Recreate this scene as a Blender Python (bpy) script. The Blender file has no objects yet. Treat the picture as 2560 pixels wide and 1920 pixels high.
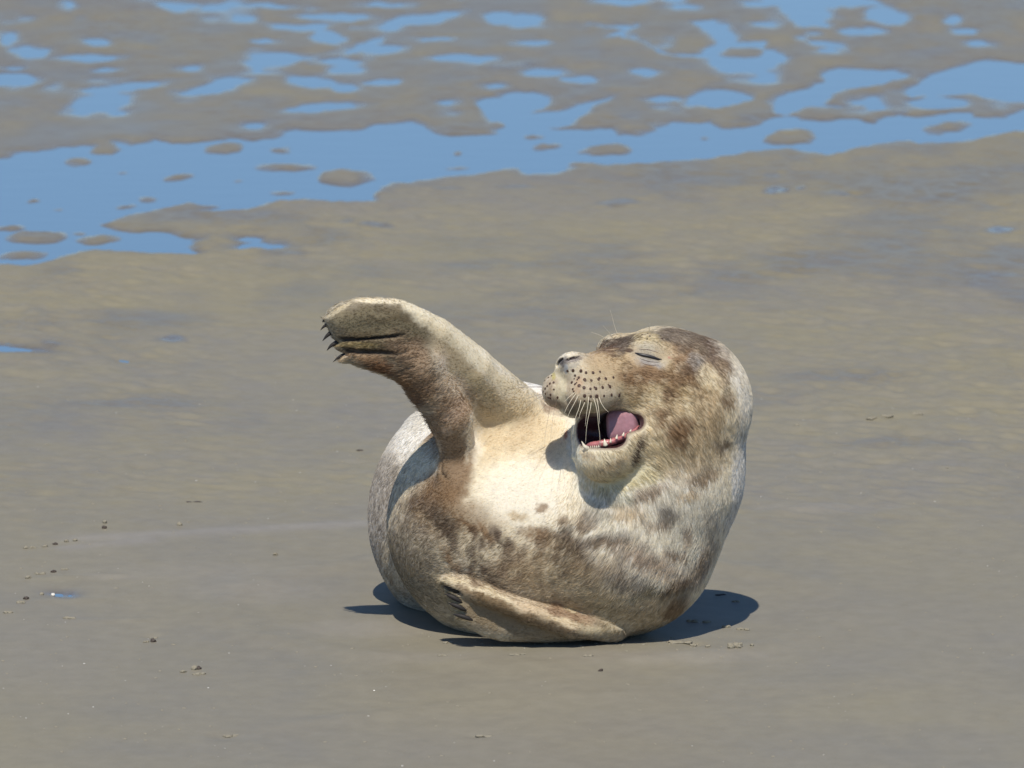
import bpy, bmesh, math, random
import numpy as np
from mathutils import Vector, Matrix
from concurrent.futures import ThreadPoolExecutor

SC = bpy.context.scene
COL = SC.collection
rng = np.random.default_rng(7)
random.seed(7)

# ------------------------------------------------------------------ camera
TH = math.radians(10.0)          # the lens looks down 10 degrees
D = 11.0                         # metres to the animal
S = 1.5 / 2560                   # metres per photo unit at that distance
CX, CY = 1280.0, 960.0
GY = 1606.0                      # photo row of the ground point that is y = 0
c_, s_ = math.cos(TH), math.sin(TH)
CAM_H = D * s_ + (GY - CY) * S * c_
CAM_Y = -(D * c_ - (GY - CY) * S * s_)
CAMP = np.array([0.0, CAM_Y, CAM_H])

cam_d = bpy.data.cameras.new("camera")
cam = bpy.data.objects.new("camera", cam_d)
COL.objects.link(cam)
cam.location = CAMP
cam.rotation_euler = (math.pi / 2 - TH, 0, 0)
cam_d.sensor_width = 36.0
cam_d.lens = 36.0 * D / (2560 * S)
cam_d.clip_start = 0.1
cam_d.clip_end = 20000
cam_d.dof.use_dof = True
cam_d.dof.focus_distance = D - 0.06
cam_d.dof.aperture_fstop = 13.0
SC.camera = cam

# ------------------------------------------------------------------ sky, sun, exposure
SUN_EL, SUN_AZ = math.radians(60.0), math.radians(5.0)   # behind the camera, a little to its left
world = bpy.data.worlds.new("World")
SC.world = world
world.use_nodes = True
wn = world.node_tree
bg = wn.nodes["Background"]
sky = wn.nodes.new("ShaderNodeTexSky")
sky.sky_type = 'NISHITA'
sky.sun_disc = False
sky.sun_elevation = SUN_EL
sky.sun_rotation = math.pi + SUN_AZ
sky.air_density = 1.0
sky.dust_density = 0.0
sky.ozone_density = 9.0
wn.links.new(sky.outputs[0], bg.inputs[0])
bg.inputs[1].default_value = 0.108
sun_dir = Vector((-math.sin(SUN_AZ) * math.cos(SUN_EL), -math.cos(SUN_AZ) * math.cos(SUN_EL), math.sin(SUN_EL)))
sun_d = bpy.data.lights.new("sun", 'SUN')
sun_d.energy = 4.4
sun_d.angle = math.radians(0.5)
sun_d.color = (1.0, 0.93, 0.82)
sun = bpy.data.objects.new("sun", sun_d)
COL.objects.link(sun)
sun.rotation_euler = sun_dir.to_track_quat('Z', 'Y').to_euler()
sun.location = (-1, -6, 12)
SC.view_settings.view_transform = 'Standard'
SC.view_settings.look = 'None'
SC.view_settings.exposure = 0.0
SC.view_settings.gamma = 1.0
SC.view_settings.use_curve_mapping = False
SC.cycles.max_bounces = 10
SC.cycles.diffuse_bounces = 6
SC.cycles.caustics_reflective = False
SC.cycles.caustics_refractive = False


# ------------------------------------------------------------------ authoring frame <-> world
def to_world(q):
    """(x, y, w): photo column, photo row, depth towards the lens (all in photo units) -> world metres"""
    q = np.asarray(q, dtype=np.float64)
    x, y, w = q[..., 0], q[..., 1], q[..., 2]
    t = D - w * S
    k = t / D
    a = (x - CX) * S * k
    b = -(y - CY) * S * k
    return np.stack([a, CAM_Y + t * c_ + b * s_, CAM_H - t * s_ + b * c_], -1)


def dir_world(v):
    v = np.asarray(v, dtype=np.float64)
    a, b, w = v[..., 0], -v[..., 1], v[..., 2]
    return np.stack([a, b * s_ - w * c_, b * c_ + w * s_], -1)


def to_photo(P):
    r = P - CAMP
    a = r[..., 0]
    b = r[..., 1] * s_ + r[..., 2] * c_
    t = r[..., 1] * c_ - r[..., 2] * s_
    return CX + a / t * D / S, CY - b / t * D / S, t


def ground_at(x, y, z=0.0):
    """the spot on the sand seen at photo column x, row y"""
    d = dir_world(np.array([(x - CX) * S, (y - CY) * S, -D]))
    k = (z - CAM_H) / d[2]
    return CAMP + d * k


# ------------------------------------------------------------------ noise
def _hash(ix, iy, iz, seed):
    h = (ix * np.int64(374761393) + iy * np.int64(668265263) + iz * np.int64(2147483647 // 3) + np.int64(seed) * 974711)
    h = (h ^ (h >> 13)) * np.int64(1274126177)
    h = h ^ (h >> 16)
    return (h & 0xFFFF).astype(np.float32) / 65535.0


def vnoise(p, seed=0):
    """value noise, -1..1"""
    p = np.asarray(p, dtype=np.float64)
    i = np.floor(p).astype(np.int64)
    f = (p - i).astype(np.float32)
    f = f * f * f * (f * (f * 6 - 15) + 10)
    out = 0
    for dx in (0, 1):
        wx = f[..., 0] if dx else 1 - f[..., 0]
        for dy in (0, 1):
            wy = f[..., 1] if dy else 1 - f[..., 1]
            for dz in (0, 1):
                wz = f[..., 2] if dz else 1 - f[..., 2]
                out = out + wx * wy * wz * _hash(i[..., 0] + dx, i[..., 1] + dy, i[..., 2] + dz, seed)
    return out * 2 - 1


def fbm(p, octv=4, seed=0, gain=0.5):
    p = np.asarray(p, dtype=np.float64)
    a, s, n = 1.0, 0.0, 0.0
    for o in range(octv):
        s = s + a * vnoise(p * (2.03 ** o) + 17.3 * o, seed + o * 31)
        n += a
        a *= gain
    return s / n


def noise2(x, y, octv=4, seed=0, gain=0.5):
    return fbm(np.stack([x, y, np.full_like(x, 0.37)], -1), octv, seed, gain)


def sstep(a, b, x):
    t = np.clip((x - a) / (b - a), 0, 1)
    return t * t * (3 - 2 * t)


# ------------------------------------------------------------------ mesh helpers
def tag(o, label=None, cat=None, group=None, kind=None):
    if label: o["label"] = label
    if cat: o["category"] = cat
    if group: o["group"] = group
    if kind: o["kind"] = kind
    return o


def mesh_np(name, V, F, mat, parent=None, smooth=True):
    me = bpy.data.meshes.new(name)
    V = np.asarray(V, dtype=np.float32)
    F = np.asarray(F, dtype=np.int32)
    n = F.shape[1]
    me.vertices.add(len(V))
    me.vertices.foreach_set("co", V.ravel())
    me.loops.add(F.size)
    me.loops.foreach_set("vertex_index", F.ravel())
    me.polygons.add(len(F))
    me.polygons.foreach_set("loop_start", np.arange(0, F.size, n, dtype=np.int32))
    me.polygons.foreach_set("loop_total", np.full(len(F), n, dtype=np.int32))
    me.update(calc_edges=True)
    if smooth:
        me.polygons.foreach_set("use_smooth", np.ones(len(F), dtype=bool))
    me.materials.append(mat)
    o = bpy.data.objects.new(name, me)
    COL.objects.link(o)
    if parent: o.parent = parent
    return o


def obj_bm(name, bm, mat, parent=None, smooth=True):
    me = bpy.data.meshes.new(name)
    bm.normal_update()
    bm.to_mesh(me)
    bm.free()
    for p in me.polygons: p.use_smooth = smooth
    me.materials.append(mat)
    o = bpy.data.objects.new(name, me)
    COL.objects.link(o)
    if parent: o.parent = parent
    return o


def add_tube(bm, pts, rads, n=8, flat=1.0, side=None):
    """tube through world points, closed at both ends; flat squeezes it along its binormal"""
    pts = [Vector(p) for p in pts]
    rings = []
    ref = Vector(side) if side is not None else Vector((0.31, -0.8, 0.52))
    for i, p in enumerate(pts):
        t = (pts[min(i + 1, len(pts) - 1)] - pts[max(i - 1, 0)]).normalized()
        a = t.cross(ref).normalized()
        b = t.cross(a).normalized()
        r = rads[i]
        rings.append([bm.verts.new(p + (a * math.cos(2 * math.pi * k / n) + b * flat * math.sin(2 * math.pi * k / n)) * r) for k in range(n)])
    for i in range(len(rings) - 1):
        for k in range(n):
            bm.faces.new((rings[i][k], rings[i][(k + 1) % n], rings[i + 1][(k + 1) % n], rings[i + 1][k]))
    bm.faces.new(rings[0][::-1])
    bm.faces.new(rings[-1])
    return bm


def set_attr(me, name, typ, data, dom='POINT'):
    a = me.attributes.new(name, typ, dom)
    key = {"FLOAT": "value", "FLOAT_COLOR": "color", "FLOAT_VECTOR": "vector"}[typ]
    a.data.foreach_set(key, np.asarray(data, dtype=np.float32).ravel())


# ------------------------------------------------------------------ materials
def new_mat(name):
    m = bpy.data.materials.new(name)
    m.use_nodes = True
    nt = m.node_tree
    return m, nt, nt.nodes["Principled BSDF"]


def N(nt, typ, **kw):
    n = nt.nodes.new(typ)
    for k, v in kw.items(): setattr(n, k, v)
    return n


def math_node(nt, op, a, b=None, clamp=False):
    n = N(nt, "ShaderNodeMath", operation=op, use_clamp=clamp)
    for i, v in enumerate((a, b)):
        if v is None: continue
        if isinstance(v, (int, float)): n.inputs[i].default_value = v
        else: nt.links.new(v, n.inputs[i])
    return n.outputs[0]


def noise_node(nt, scale, detail=3, rough=0.5, vec=None, mapscale=None):
    n = N(nt, "ShaderNodeTexNoise")
    n.inputs["Scale"].default_value = scale
    n.inputs["Detail"].default_value = detail
    n.inputs["Roughness"].default_value = rough
    tc = N(nt, "ShaderNodeTexCoord")
    src = tc.outputs["Object"]
    if mapscale:
        mp = N(nt, "ShaderNodeMapping")
        mp.inputs["Scale"].default_value = mapscale
        nt.links.new(src, mp.inputs[0])
        src = mp.outputs[0]
    nt.links.new(src, n.inputs["Vector"])
    return n.outputs["Fac"]


def mix_col(nt, fac, a, b, mode='MIX'):
    n = N(nt, "ShaderNodeMix", data_type='RGBA', blend_type=mode)
    for sock, v in ((n.inputs[0], fac), (n.inputs[6], a), (n.inputs[7], b)):
        if isinstance(v, (int, float)): sock.default_value = v
        elif isinstance(v, tuple): sock.default_value = (*v, 1)
        else: nt.links.new(v, sock)
    return n.outputs[2]


def simple_mat(name, col, rough=0.5, var=0.15, scale=300.0, spec=0.5, sss=0.0, bump=0.0):
    m, nt, p = new_mat(name)
    f = noise_node(nt, scale, 4)
    dark = tuple(c * (1 - var) for c in col)
    lite = tuple(min(1, c * (1 + var)) for c in col)
    nt.links.new(mix_col(nt, f, dark, lite), p.inputs["Base Color"])
    p.inputs["Roughness"].default_value = rough
    p.inputs["Specular IOR Level"].default_value = spec
    if sss:
        p.inputs["Subsurface Weight"].default_value = sss
        p.inputs["Subsurface Radius"].default_value = (0.006, 0.003, 0.002)
        p.inputs["Subsurface Scale"].default_value = 1.0
    if bump:
        b = N(nt, "ShaderNodeBump")
        b.inputs["Strength"].default_value = bump
        b.inputs["Distance"].default_value = 0.001
        nt.links.new(f, b.inputs["Height"])
        nt.links.new(b.outputs[0], p.inputs["Normal"])
    return m


def sand_material():
    m, nt, p = new_mat("wet_sand")
    wet = N(nt, "ShaderNodeAttribute", attribute_name="wet").outputs["Fac"]
    tone = N(nt, "ShaderNodeAttribute", attribute_name="tone").outputs["Fac"]
    grain = noise_node(nt, 900.0, 2, 0.6)
    blot = noise_node(nt, 26.0, 4, 0.55, mapscale=(1.2, 1.1, 1.0))
    c = mix_col(nt, tone, (0.212, 0.199, 0.169), (0.246, 0.220, 0.148))
    pale = N(nt, "ShaderNodeAttribute", attribute_name="pale").outputs["Fac"]
    c = mix_col(nt, pale, c, (0.285, 0.262, 0.225))
    g = math_node(nt, 'MULTIPLY', math_node(nt, 'SUBTRACT', grain, 0.5), 0.5)
    b = math_node(nt, 'MULTIPLY', math_node(nt, 'SUBTRACT', blot, 0.5), 0.28)
    gain = math_node(nt, 'ADD', math_node(nt, 'ADD', g, b), 1.0)
    gc = N(nt, "ShaderNodeCombineColor")
    for i in range(3): nt.links.new(gain, gc.inputs[i])
    c = mix_col(nt, 1.0, c, gc.outputs[0], 'MULTIPLY')
    c = mix_col(nt, wet, c, mix_col(nt, 1.0, c, (0.66, 0.62, 0.58), 'MULTIPLY'))
    nt.links.new(c, p.inputs["Base Color"])
    r = math_node(nt, 'SUBTRACT', 0.62, math_node(nt, 'MULTIPLY', wet, 0.48))
    nt.links.new(r, p.inputs["Roughness"])
    nt.links.new(math_node(nt, 'ADD', 0.12, math_node(nt, 'MULTIPLY', wet, 0.5)), p.inputs["Specular IOR Level"])
    bm = N(nt, "ShaderNodeBump")
    nt.links.new(math_node(nt, 'SUBTRACT', 0.55, math_node(nt, 'MULTIPLY', wet, 0.45)), bm.inputs["Strength"])
    bm.inputs["Distance"].default_value = 0.0008
    nt.links.new(grain, bm.inputs["Height"])
    nt.links.new(bm.outputs[0], p.inputs["Normal"])
    return m


def water_material():
    m, nt, p = new_mat("shallow_water")
    p.inputs["Base Color"].default_value = (0.115, 0.192, 0.275, 1)  # blue in the base colour makes up for missing sky reflection
    p.inputs["Roughness"].default_value = 0.04
    p.inputs["IOR"].default_value = 1.333
    f = noise_node(nt, 14.0, 2, 0.5, mapscale=(0.5, 1, 1))
    bm = N(nt, "ShaderNodeBump")
    bm.inputs["Strength"].default_value = 0.10
    bm.inputs["Distance"].default_value = 0.002
    nt.links.new(f, bm.inputs["Height"])
    nt.links.new(bm.outputs[0], p.inputs["Normal"])
    return m


def seal_material():
    m, nt, p = new_mat("seal_coat")
    col = N(nt, "ShaderNodeAttribute", attribute_name="col").outputs["Color"]
    moist = N(nt, "ShaderNodeAttribute", attribute_name="moist").outputs["Fac"]
    f = noise_node(nt, 330.0, 4, 0.6)
    g = math_node(nt, 'ADD', math_node(nt, 'MULTIPLY', math_node(nt, 'SUBTRACT', f, 0.5), 0.36), 1.0)
    gc = N(nt, "ShaderNodeCombineColor")
    for i in range(3): nt.links.new(g, gc.inputs[i])
    nt.links.new(mix_col(nt, 1.0, col, gc.outputs[0], 'MULTIPLY'), p.inputs["Base Color"])
    nt.links.new(math_node(nt, 'SUBTRACT', 0.72, math_node(nt, 'MULTIPLY', moist, 0.45)), p.inputs["Roughness"])
    p.inputs["Specular IOR Level"].default_value = 0.3
    p.inputs["Subsurface Weight"].default_value = 0.45
    p.inputs["Subsurface Radius"].default_value = (1.0, 0.9, 0.75)
    p.inputs["Subsurface Scale"].default_value = 0.022
    p.inputs["Sheen Weight"].default_value = 0.15
    p.inputs["Sheen Roughness"].default_value = 0.5
    b = N(nt, "ShaderNodeBump")
    b.inputs["Strength"].default_value = 0.5
    b.inputs["Distance"].default_value = 0.0015
    nt.links.new(f, b.inputs["Height"])
    nt.links.new(b.outputs[0], p.inputs["Normal"])
    return m


def fur_material():
    m, nt, p = new_mat("seal_fur")
    col = N(nt, "ShaderNodeAttribute", attribute_name="col").outputs["Color"]
    nt.links.new(col, p.inputs["Base Color"])
    p.inputs["Roughness"].default_value = 0.5
    p.inputs["Specular IOR Level"].default_value = 0.35
    tr = N(nt, "ShaderNodeBsdfTranslucent")
    nt.links.new(col, tr.inputs["Color"])
    mx = N(nt, "ShaderNodeMixShader")
    mx.inputs[0].default_value = 0.4
    nt.links.new(p.outputs[0], mx.inputs[1])
    nt.links.new(tr.outputs[0], mx.inputs[2])
    nt.links.new(mx.outputs[0], nt.nodes["Material Output"].inputs["Surface"])
    return m


M_SAND = sand_material()
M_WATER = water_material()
M_COAT = seal_material()
M_FUR = fur_material()
M_CLAW = simple_mat("claw_horn", (0.03, 0.026, 0.024), 0.6, 0.4, 400, 0.25)
M_TOOTH = simple_mat("tooth_enamel", (0.78, 0.70, 0.54), 0.3, 0.12, 500)
M_TONGUE = simple_mat("tongue_skin", (0.38, 0.20, 0.225), 0.30, 0.4, 130, 0.4, 0.15, 0.5)
M_GUM = simple_mat("gum_skin", (0.43, 0.155, 0.155), 0.3, 0.4, 260, 0.5, 0.2, 0.6)
M_WHISK = simple_mat("whisker_hair", (0.72, 0.64, 0.48), 0.4, 0.1, 200)
M_WHISKD = simple_mat("whisker_dark_hair", (0.16, 0.11, 0.08), 0.4, 0.1, 200)
M_SPOT = simple_mat("follicle_skin", (0.062, 0.030, 0.018), 0.6, 0.4, 900)
M_SLIT = simple_mat("eyelid_skin", (0.014, 0.013, 0.015), 0.4, 0.3, 500)
M_CLUMP = simple_mat("clump_sand", (0.27, 0.245, 0.185), 0.75, 0.25, 700, 0.2, 0, 1.0)
M_SHELL = simple_mat("shell_bits", (0.62, 0.60, 0.54), 0.35, 0.2, 900)
M_WOOD = simple_mat("dark_debris", (0.06, 0.045, 0.035), 0.7, 0.4, 600)

# ------------------------------------------------------------------ sand flat with puddles
WATER_Z = -0.006


def A(pts): return np.array(pts, dtype=np.float64)


Z6 = lambda pts: A(pts) / 1.728                       # readings taken from an enlargement of the upper left
Z7 = lambda pts: A(pts) / 1.728 + A([1280, 0])        # and of the upper right

LAGOON = np.vstack([
    Z6([(-1500, 950), (-80, 690), (0, 675), (60, 648), (150, 645), (220, 625), (380, 618), (392, 652), (470, 655), (530, 632), (490, 600), (560, 612),
        (690, 592), (740, 608), (820, 605), (960, 582), (1080, 597), (1150, 585), (1240, 552), (1400, 552), (1550, 550), (1640, 525),
        (1800, 515), (1850, 545), (1950, 580), (2150, 572), (2165, 530), (2060, 455), (2030, 425), (2120, 412)]),
    Z7([(0, 422), (170, 402), (150, 440), (60, 480), (200, 466), (300, 440), (420, 410), (330, 462), (290, 490), (250, 530), (150, 552),
        (430, 548), (450, 575), (560, 578), (620, 552), (640, 522), (760, 526), (860, 512), (910, 540), (1020, 542), (1100, 505),
        (1195, 490), (1300, 516), (1450, 510), (1530, 530), (1650, 490), (1700, 500), (1900, 478), (1990, 480), (2020, 500), (2120, 495), (2212, 470), (2300, 460),
        (3700, 300), (3700, 390), (2300, 545), (2212, 555), (2100, 570), (1980, 597), (1780, 606), (1720, 590), (1600, 602), (1450, 636), (1330, 656),
        (1290, 640), (1200, 631), (1000, 646), (850, 666), (600, 686), (400, 700), (300, 690), (230, 735), (170, 748), (110, 745),
        (60, 720), (0, 718)]),
    Z6([(2050, 735), (1900, 755), (1700, 776), (1620, 800), (1590, 856), (1400, 856), (1300, 842), (1170, 855), (1050, 890),
        (980, 893), (900, 896), (940, 878), (830, 862), (750, 875), (600, 915), (450, 958), (560, 990), (700, 990), (860, 1020),
        (820, 1050), (840, 1080), (640, 1086), (530, 1080), (430, 1066), (300, 1090), (180, 1115), (110, 1132), (40, 1125), (-80, 1130), (-1500, 1400)]),
])
WATERS = [
    LAGOON,
    Z7([(1110, 470), (1090, 430), (1190, 395), (1330, 345), (1330, 300), (1480, 285), (1650, 290), (1690, 320), (1600, 350), (1440, 380), (1330, 425),
        (1350, 440), (1480, 450), (1240, 450), (1190, 480), (1150, 500)]),
    Z7([(1800, 310), (1990, 266), (2070, 260), (2300, 258), (2300, 440), (2212, 432), (2040, 412), (1990, 395), (1900, 402), (1720, 412), (1690, 395)]),
    Z7([(320, 90), (420, 100), (520, 92), (500, 120), (380, 150), (500, 145), (560, 170), (640, 215), (760, 230), (870, 245), (880, 300), (1000, 305),
        (1120, 290), (1190, 235), (1180, 205), (1080, 200), (1110, 170), (960, 165), (930, 120), (900, 80), (780, 95), (870, 165), (880, 185),
        (790, 220), (700, 222), (600, 190), (540, 160), (510, 120)]),
    Z7([(980, -60), (1130, 12), (1190, 60), (1240, 105), (1370, 108), (1400, 70), (1360, 25), (1420, 20), (1640, 18), (1400, -60)]),
]
ISLANDS = [  # (photo x, y, half width, half height)
    (197, 395, 29, 9), (550, 365, 62, 15), (703, 370, 24, 6), (440, 435, 35, 8), (718, 412, 82, 9), (868, 437, 70, 22), (81, 495, 22, 5),
    (370, 491, 30, 6), (315, 510, 36, 5), (93, 587, 94, 16), (255, 594, 50, 12), (58, 631, 62, 10), (706, 472, 30, 5), (29, 564, 36, 8),
    (215, 577, 17, 4), (596, 446, 17, 3), (142, 519, 10, 2.5), (302, 427, 12, 3),
    (1523, 367, 66, 16), (1980, 336, 70, 21), (2374, 312, 66, 13), (2501, 269, 54, 20), (1361, 363, 43, 8), (1315, 340, 29, 6),
    (1853, 124, 56, 14), (1761, 336, 17, 3.5), (1941, 284, 22, 5), (1136, 375, 16, 6), (1155, 413, 22, 3.5), (2200, 250, 60, 6),
]
POOLS = [
    (17, 95, 26, 14), (75, 124, 46, 14), (240, 98, 32, 10), (226, 139, 75, 8), (272, 170, 26, 5), (40, 194, 70, 16), (300, 212, 100, 11, 0.10),
    (520, 215, 80, 12, 0.12), (560, 205, 60, 16, .2), (176, 10, 14, 8), (472, 10, 32, 8), (660, 10, 58, 6), (965, 7, 55, 5), (828, 87, 44, 16),
    (914, 107, 55, 9, 0.35), (856, 148, 44, 9), (787, 201, 56, 12), (955, 198, 36, 8), (804, 264, 86, 11, 0.08), (828, 37, 84, 10), (1059, 43, 95, 13, 0.16),
    (1152, 139, 78, 10), (1250, 40, 36, 14), (1303, 43, 40, 17), (1367, 174, 44, 9), (1442, 191, 36, 10), (1610, 176, 36, 9),
    (1650, 243, 46, 8), (1790, 240, 76, 20, 0.10), (2212, 34, 48, 21), (2148, 75, 48, 11), (2385, 44, 24, 9), (2414, 72, 36, 9), (2078, 124, 24, 7),
    (1917, 5, 60, 7), (1315, 238, 60, 15), (640, 606, 46, 7, .12), (625, 592, 30, 6), (680, 606, 40, 6), (10, 866, 66, 7, -0.05), (40, 164, 24, 4), (1085, 92, 40, 5), (660, 97, 30, 5),
    (1330, 100, 36, 5), (2440, 105, 30, 7), (1230, 210, 26, 5), (138, 1479, 15, 4), (172, 1478, 7, 2.5),
    (1720, 12, 40, 6), (1560, -4, 60, 8),
]
DAMP = [  # patches that are only damp: bluish sheen without standing water
    (146, 1478, 50, 14, .7),     (420, 848, 58, 10, .8), (115, 862, 36, 9, .7), (930, 567, 50, 9, .7), (870, 555, 30, 8, .5), (1945, 478, 40, 14, 1.0), (2003, 474, 20, 9, .8), (1550, 505, 60, 10, .7),
    (1920, 436, 34, 9, .7), (2100, 488, 70, 10, .7), (2498, 578, 44, 12, 1.0), (2300, 585, 70, 9, .6), (2480, 690, 130, 10, .7), (700, 635, 80, 12, .6),
    (460, 240, 70, 26, .7), (1130, 470, 60, 8, .5), (680, 300, 60, 12, .6), (1660, 420, 40, 12, .5), (1290, 465, 60, 8, .6), (360, 800, 200, 30, .5), (750, 730, 120, 22, .4),
    (1600, 700, 190, 16, .45), (2100, 940, 240, 24, .4), (1500, 640, 180, 18, .4), (330, 1010, 260, 16, .4), (2250, 1110, 240, 16, .4), (500, 110, 120, 30, .5), (1580, 290, 60, 12, .7), (1690, 270, 60, 10, .8),
    (2240, 280, 50, 18, .8), (1860, 300, 50, 12, .7), (1440, 60, 60, 18, .6), (2320, 130, 140, 16, .6),
]


def poly_sd(x, y, P):
    """signed distance to a polygon, negative inside"""
    d = np.full(x.shape, 1e12, dtype=x.dtype)
    inside = np.zeros(x.shape, dtype=bool)
    n = len(P)
    for i in range(n):
        ax, ay = P[i]
        bx, by = P[(i + 1) % n]
        ex, ey = bx - ax, by - ay
        wx, wy = x - ax, y - ay
        t = np.clip((wx * ex + wy * ey) / (ex * ex + ey * ey + 1e-9), 0, 1)
        dx, dy = wx - ex * t, wy - ey * t
        d = np.minimum(d, dx * dx + dy * dy)
        cond = (ay > y) != (by > y)
        if ey != 0:
            inside ^= cond & (x < ax + ex * (y - ay) / ey)
    d = np.sqrt(d)
    return np.where(inside, -d, d)


def axis(lo, hi, step, far, grow):
    core = list(np.arange(lo, hi + 1e-9, step))
    s, v, up = step, hi, []
    while v < far:
        s *= grow
        v += s
        up.append(v)
    s, v, dn = step, lo, []
    while v > -far:
        s *= grow
        v -= s
        dn.append(v)
    return np.array(dn[::-1] + core + up)


def build_ground():
    gx = axis(-1.4, 1.4, 0.005, 4000, 1.22)
    yy = [-1.1]
    while yy[-1] < 8.1: yy.append(yy[-1] + 0.0072 + 0.0011 * max(0, yy[-1]))
    up_, dn_, st1, st2 = [], [], 0.016, 0.0072
    while (up_[-1] if up_ else yy[-1]) < 6000:
        st1 *= 1.22; up_.append((up_[-1] if up_ else yy[-1]) + st1)
    while (dn_[-1] if dn_ else yy[0]) > -6000:
        st2 *= 1.22; dn_.append((dn_[-1] if dn_ else yy[0]) - st2)
    gy = np.array(dn_[::-1] + yy + up_)
    X, Y = np.meshgrid(gx, gy)
    P = np.stack([X, Y, np.zeros_like(X)], -1)
    px, py, t = to_photo(P)
    vis = (t > 4) & (px > -900) & (px < 3460) & (py > -400) & (py < 2100)
    edge = np.where(vis, sstep(-850, -250, px) * sstep(3410, 2810, px) * sstep(-380, -70, py), 0.0)
    px = np.where(vis, px, -9000.0)
    py = np.where(vis, py, -9000.0)
    # ragged shore: bend the outline with noise
    wx = px + 34 * noise2(X * 11, Y * 4, 3, 5) + 16 * noise2(X * 34, Y * 11, 3, 6)
    wy = py + 7.5 * noise2(X * 11 + 9, Y * 4, 3, 8) + 4.0 * noise2(X * 36, Y * 12, 3, 9)
    K = 3.2                                            # rows are foreshortened
    up = vis & (py < 720)
    dw = np.full(X.shape, 80.0)
    xs, ys = wx[up], wy[up]
    d = np.full(xs.shape, 80.0)
    for W in WATERS:
        d = np.minimum(d, poly_sd(xs, ys * K, W * A([1, K])))
    for isl in ISLANDS:
        ix, iy, rx, ry = isl
        e = np.sqrt(((xs - ix) / rx) ** 2 + ((ys - iy - 0.05 * (ix - xs)) / ry) ** 2)
        d = np.maximum(d, (1 - e) * min(rx, ry * K))
    dw[up] = d
    xs, ys = wx[vis], wy[vis]
    d = dw[vis]
    for pl in POOLS:
        ix, iy, rx, ry = pl[:4]
        tl = pl[4] if len(pl) > 4 else 0.0
        e = np.sqrt(((xs - ix) / rx) ** 2 + ((ys - iy + tl * (xs - ix)) / ry) ** 2)
        d = np.minimum(d, (e - 1) * min(rx, ry * K))
    n3 = noise2(X[vis] * 5.5, Y[vis] * 2.6, 3, 61)
    d = np.where(ys < 330, np.minimum(d, (0.40 + 0.25 * sstep(250, 330, ys) - n3) * 90), d)
    dw[vis] = d
    # beyond the picture the flat goes on: sand with more pools
    far = noise2(X * 2.2, Y * 0.9, 4, 71) * 60 + 12
    far = np.where((Y < 2.0) & (Y > -40), 80.0, far)
    dw = edge * np.clip(dw, -80, 80) + (1 - edge) * np.clip(far, -80, 80)
    # relief
    h = np.clip(dw / 44.0, -1, 1)
    z = WATER_Z + 0.0048 * np.sign(h) * np.abs(h) ** 0.9
    mid = sstep(0.65, 1.4, Y) * (1 - 0.5 * sstep(4.2, 5.4, Y))
    Ys = Y + 0.55 * X + 0.05 * noise2(X * 2, Y * 1.1, 2, 21)
    rip = 1 - 2.2 * np.abs(noise2(X * 13.0, Ys * 17.0, 2, 22))
    Ys2 = Y + 0.25 * X + 0.05 * noise2(X * 2 + 4, Y * 1.1, 2, 20)
    rip2 = 1 - 2.2 * np.abs(noise2(X * 18.0 + 3, Ys2 * 21.0, 2, 29))
    patch = sstep(-0.5, 0.3, noise2(X * 1.8, Y * 0.9, 3, 23))
    patch2 = sstep(-0.4, 0.35, noise2(X * 2.1 + 5, Y * 1.1, 3, 24))
    dry = sstep(0, 30, dw)
    near = np.exp(-(np.maximum(np.abs(X) - 1.3, 0) / 6.0)) * np.exp(-np.maximum(Y - 9, 0) / 6.0)
    z += dry * mid * near * (0.0050 * rip * patch + 0.0038 * rip2 * patch2)
    z += dry * near * (0.0009 * noise2(X * 7, Y * 5, 4, 25) + 0.004 * noise2(X * 1.1, Y * 1.3, 2, 26)) * (0.35 + 0.65 * sstep(0.0, 1.4, Y))
    lum = noise2(X * 34, Y * 22, 3, 27)
    z += dry * near * 0.0007 * lum
    # slightly pressed-down sand where the animal lies, with a low rim in front
    q = np.sqrt(((X - 0.03) / 0.42) ** 2 + ((Y - 0.26) / 0.36) ** 2)
    z += near * (0.006 * np.exp(-((q - 1.12) / 0.10) ** 2) * (0.6 + 0.5 * noise2(X * 14, Y * 9, 3, 28)))
    # smooth drag mark to the left of the animal and low scallops of sand below it
    def stroke(x0, y0, x1, y1, wid, amp):
        a = ground_at(x0, y0); b = ground_at(x1, y1)
        ex, ey = b[0] - a[0], b[1] - a[1]
        tt = np.clip(((X - a[0]) * ex + (Y - a[1]) * ey) / (ex * ex + ey * ey), 0, 1)
        dd = np.hypot(X - a[0] - ex * tt, (Y - a[1] - ey * tt))
        return amp * np.exp(-(dd / wid) ** 2) * sstep(0, 0.15, tt) * sstep(0, 0.1, 1.02 - tt)
    drag = stroke(90, 1352, 960, 1306, 0.030, 1.0) + 0.8 * stroke(120, 1374, 400, 1348, 0.022, 1.0)
    z += 0.0012 * drag
    z += 0.0022 * (stroke(60, 1448, 330, 1436, .018, 1) + stroke(60, 1502, 270, 1498, .018, 1) + stroke(170, 1555, 400, 1546, .018, 1))
    z += 0.003 * stroke(620, 1822, 1300, 1745, .03, 1) + 0.0025 * stroke(1300, 1745, 2300, 1690, .05, 1) + 0.002 * stroke(1850, 1290, 2080, 1265, .02, 1)
    for fx, fy, fr in [(1740, 1608, .012), (560, 1836, .02), (1190, 1834, .015), (380, 1588, .012)]:
        g = ground_at(fx, fy)
        z -= 0.004 * np.exp(-(((X - g[0]) / (fr * 1.4)) ** 2 + ((Y - g[1]) / (fr * 1.3)) ** 2))
    z = np.where(near > 0.2, z, np.maximum(z, -0.5))
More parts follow.
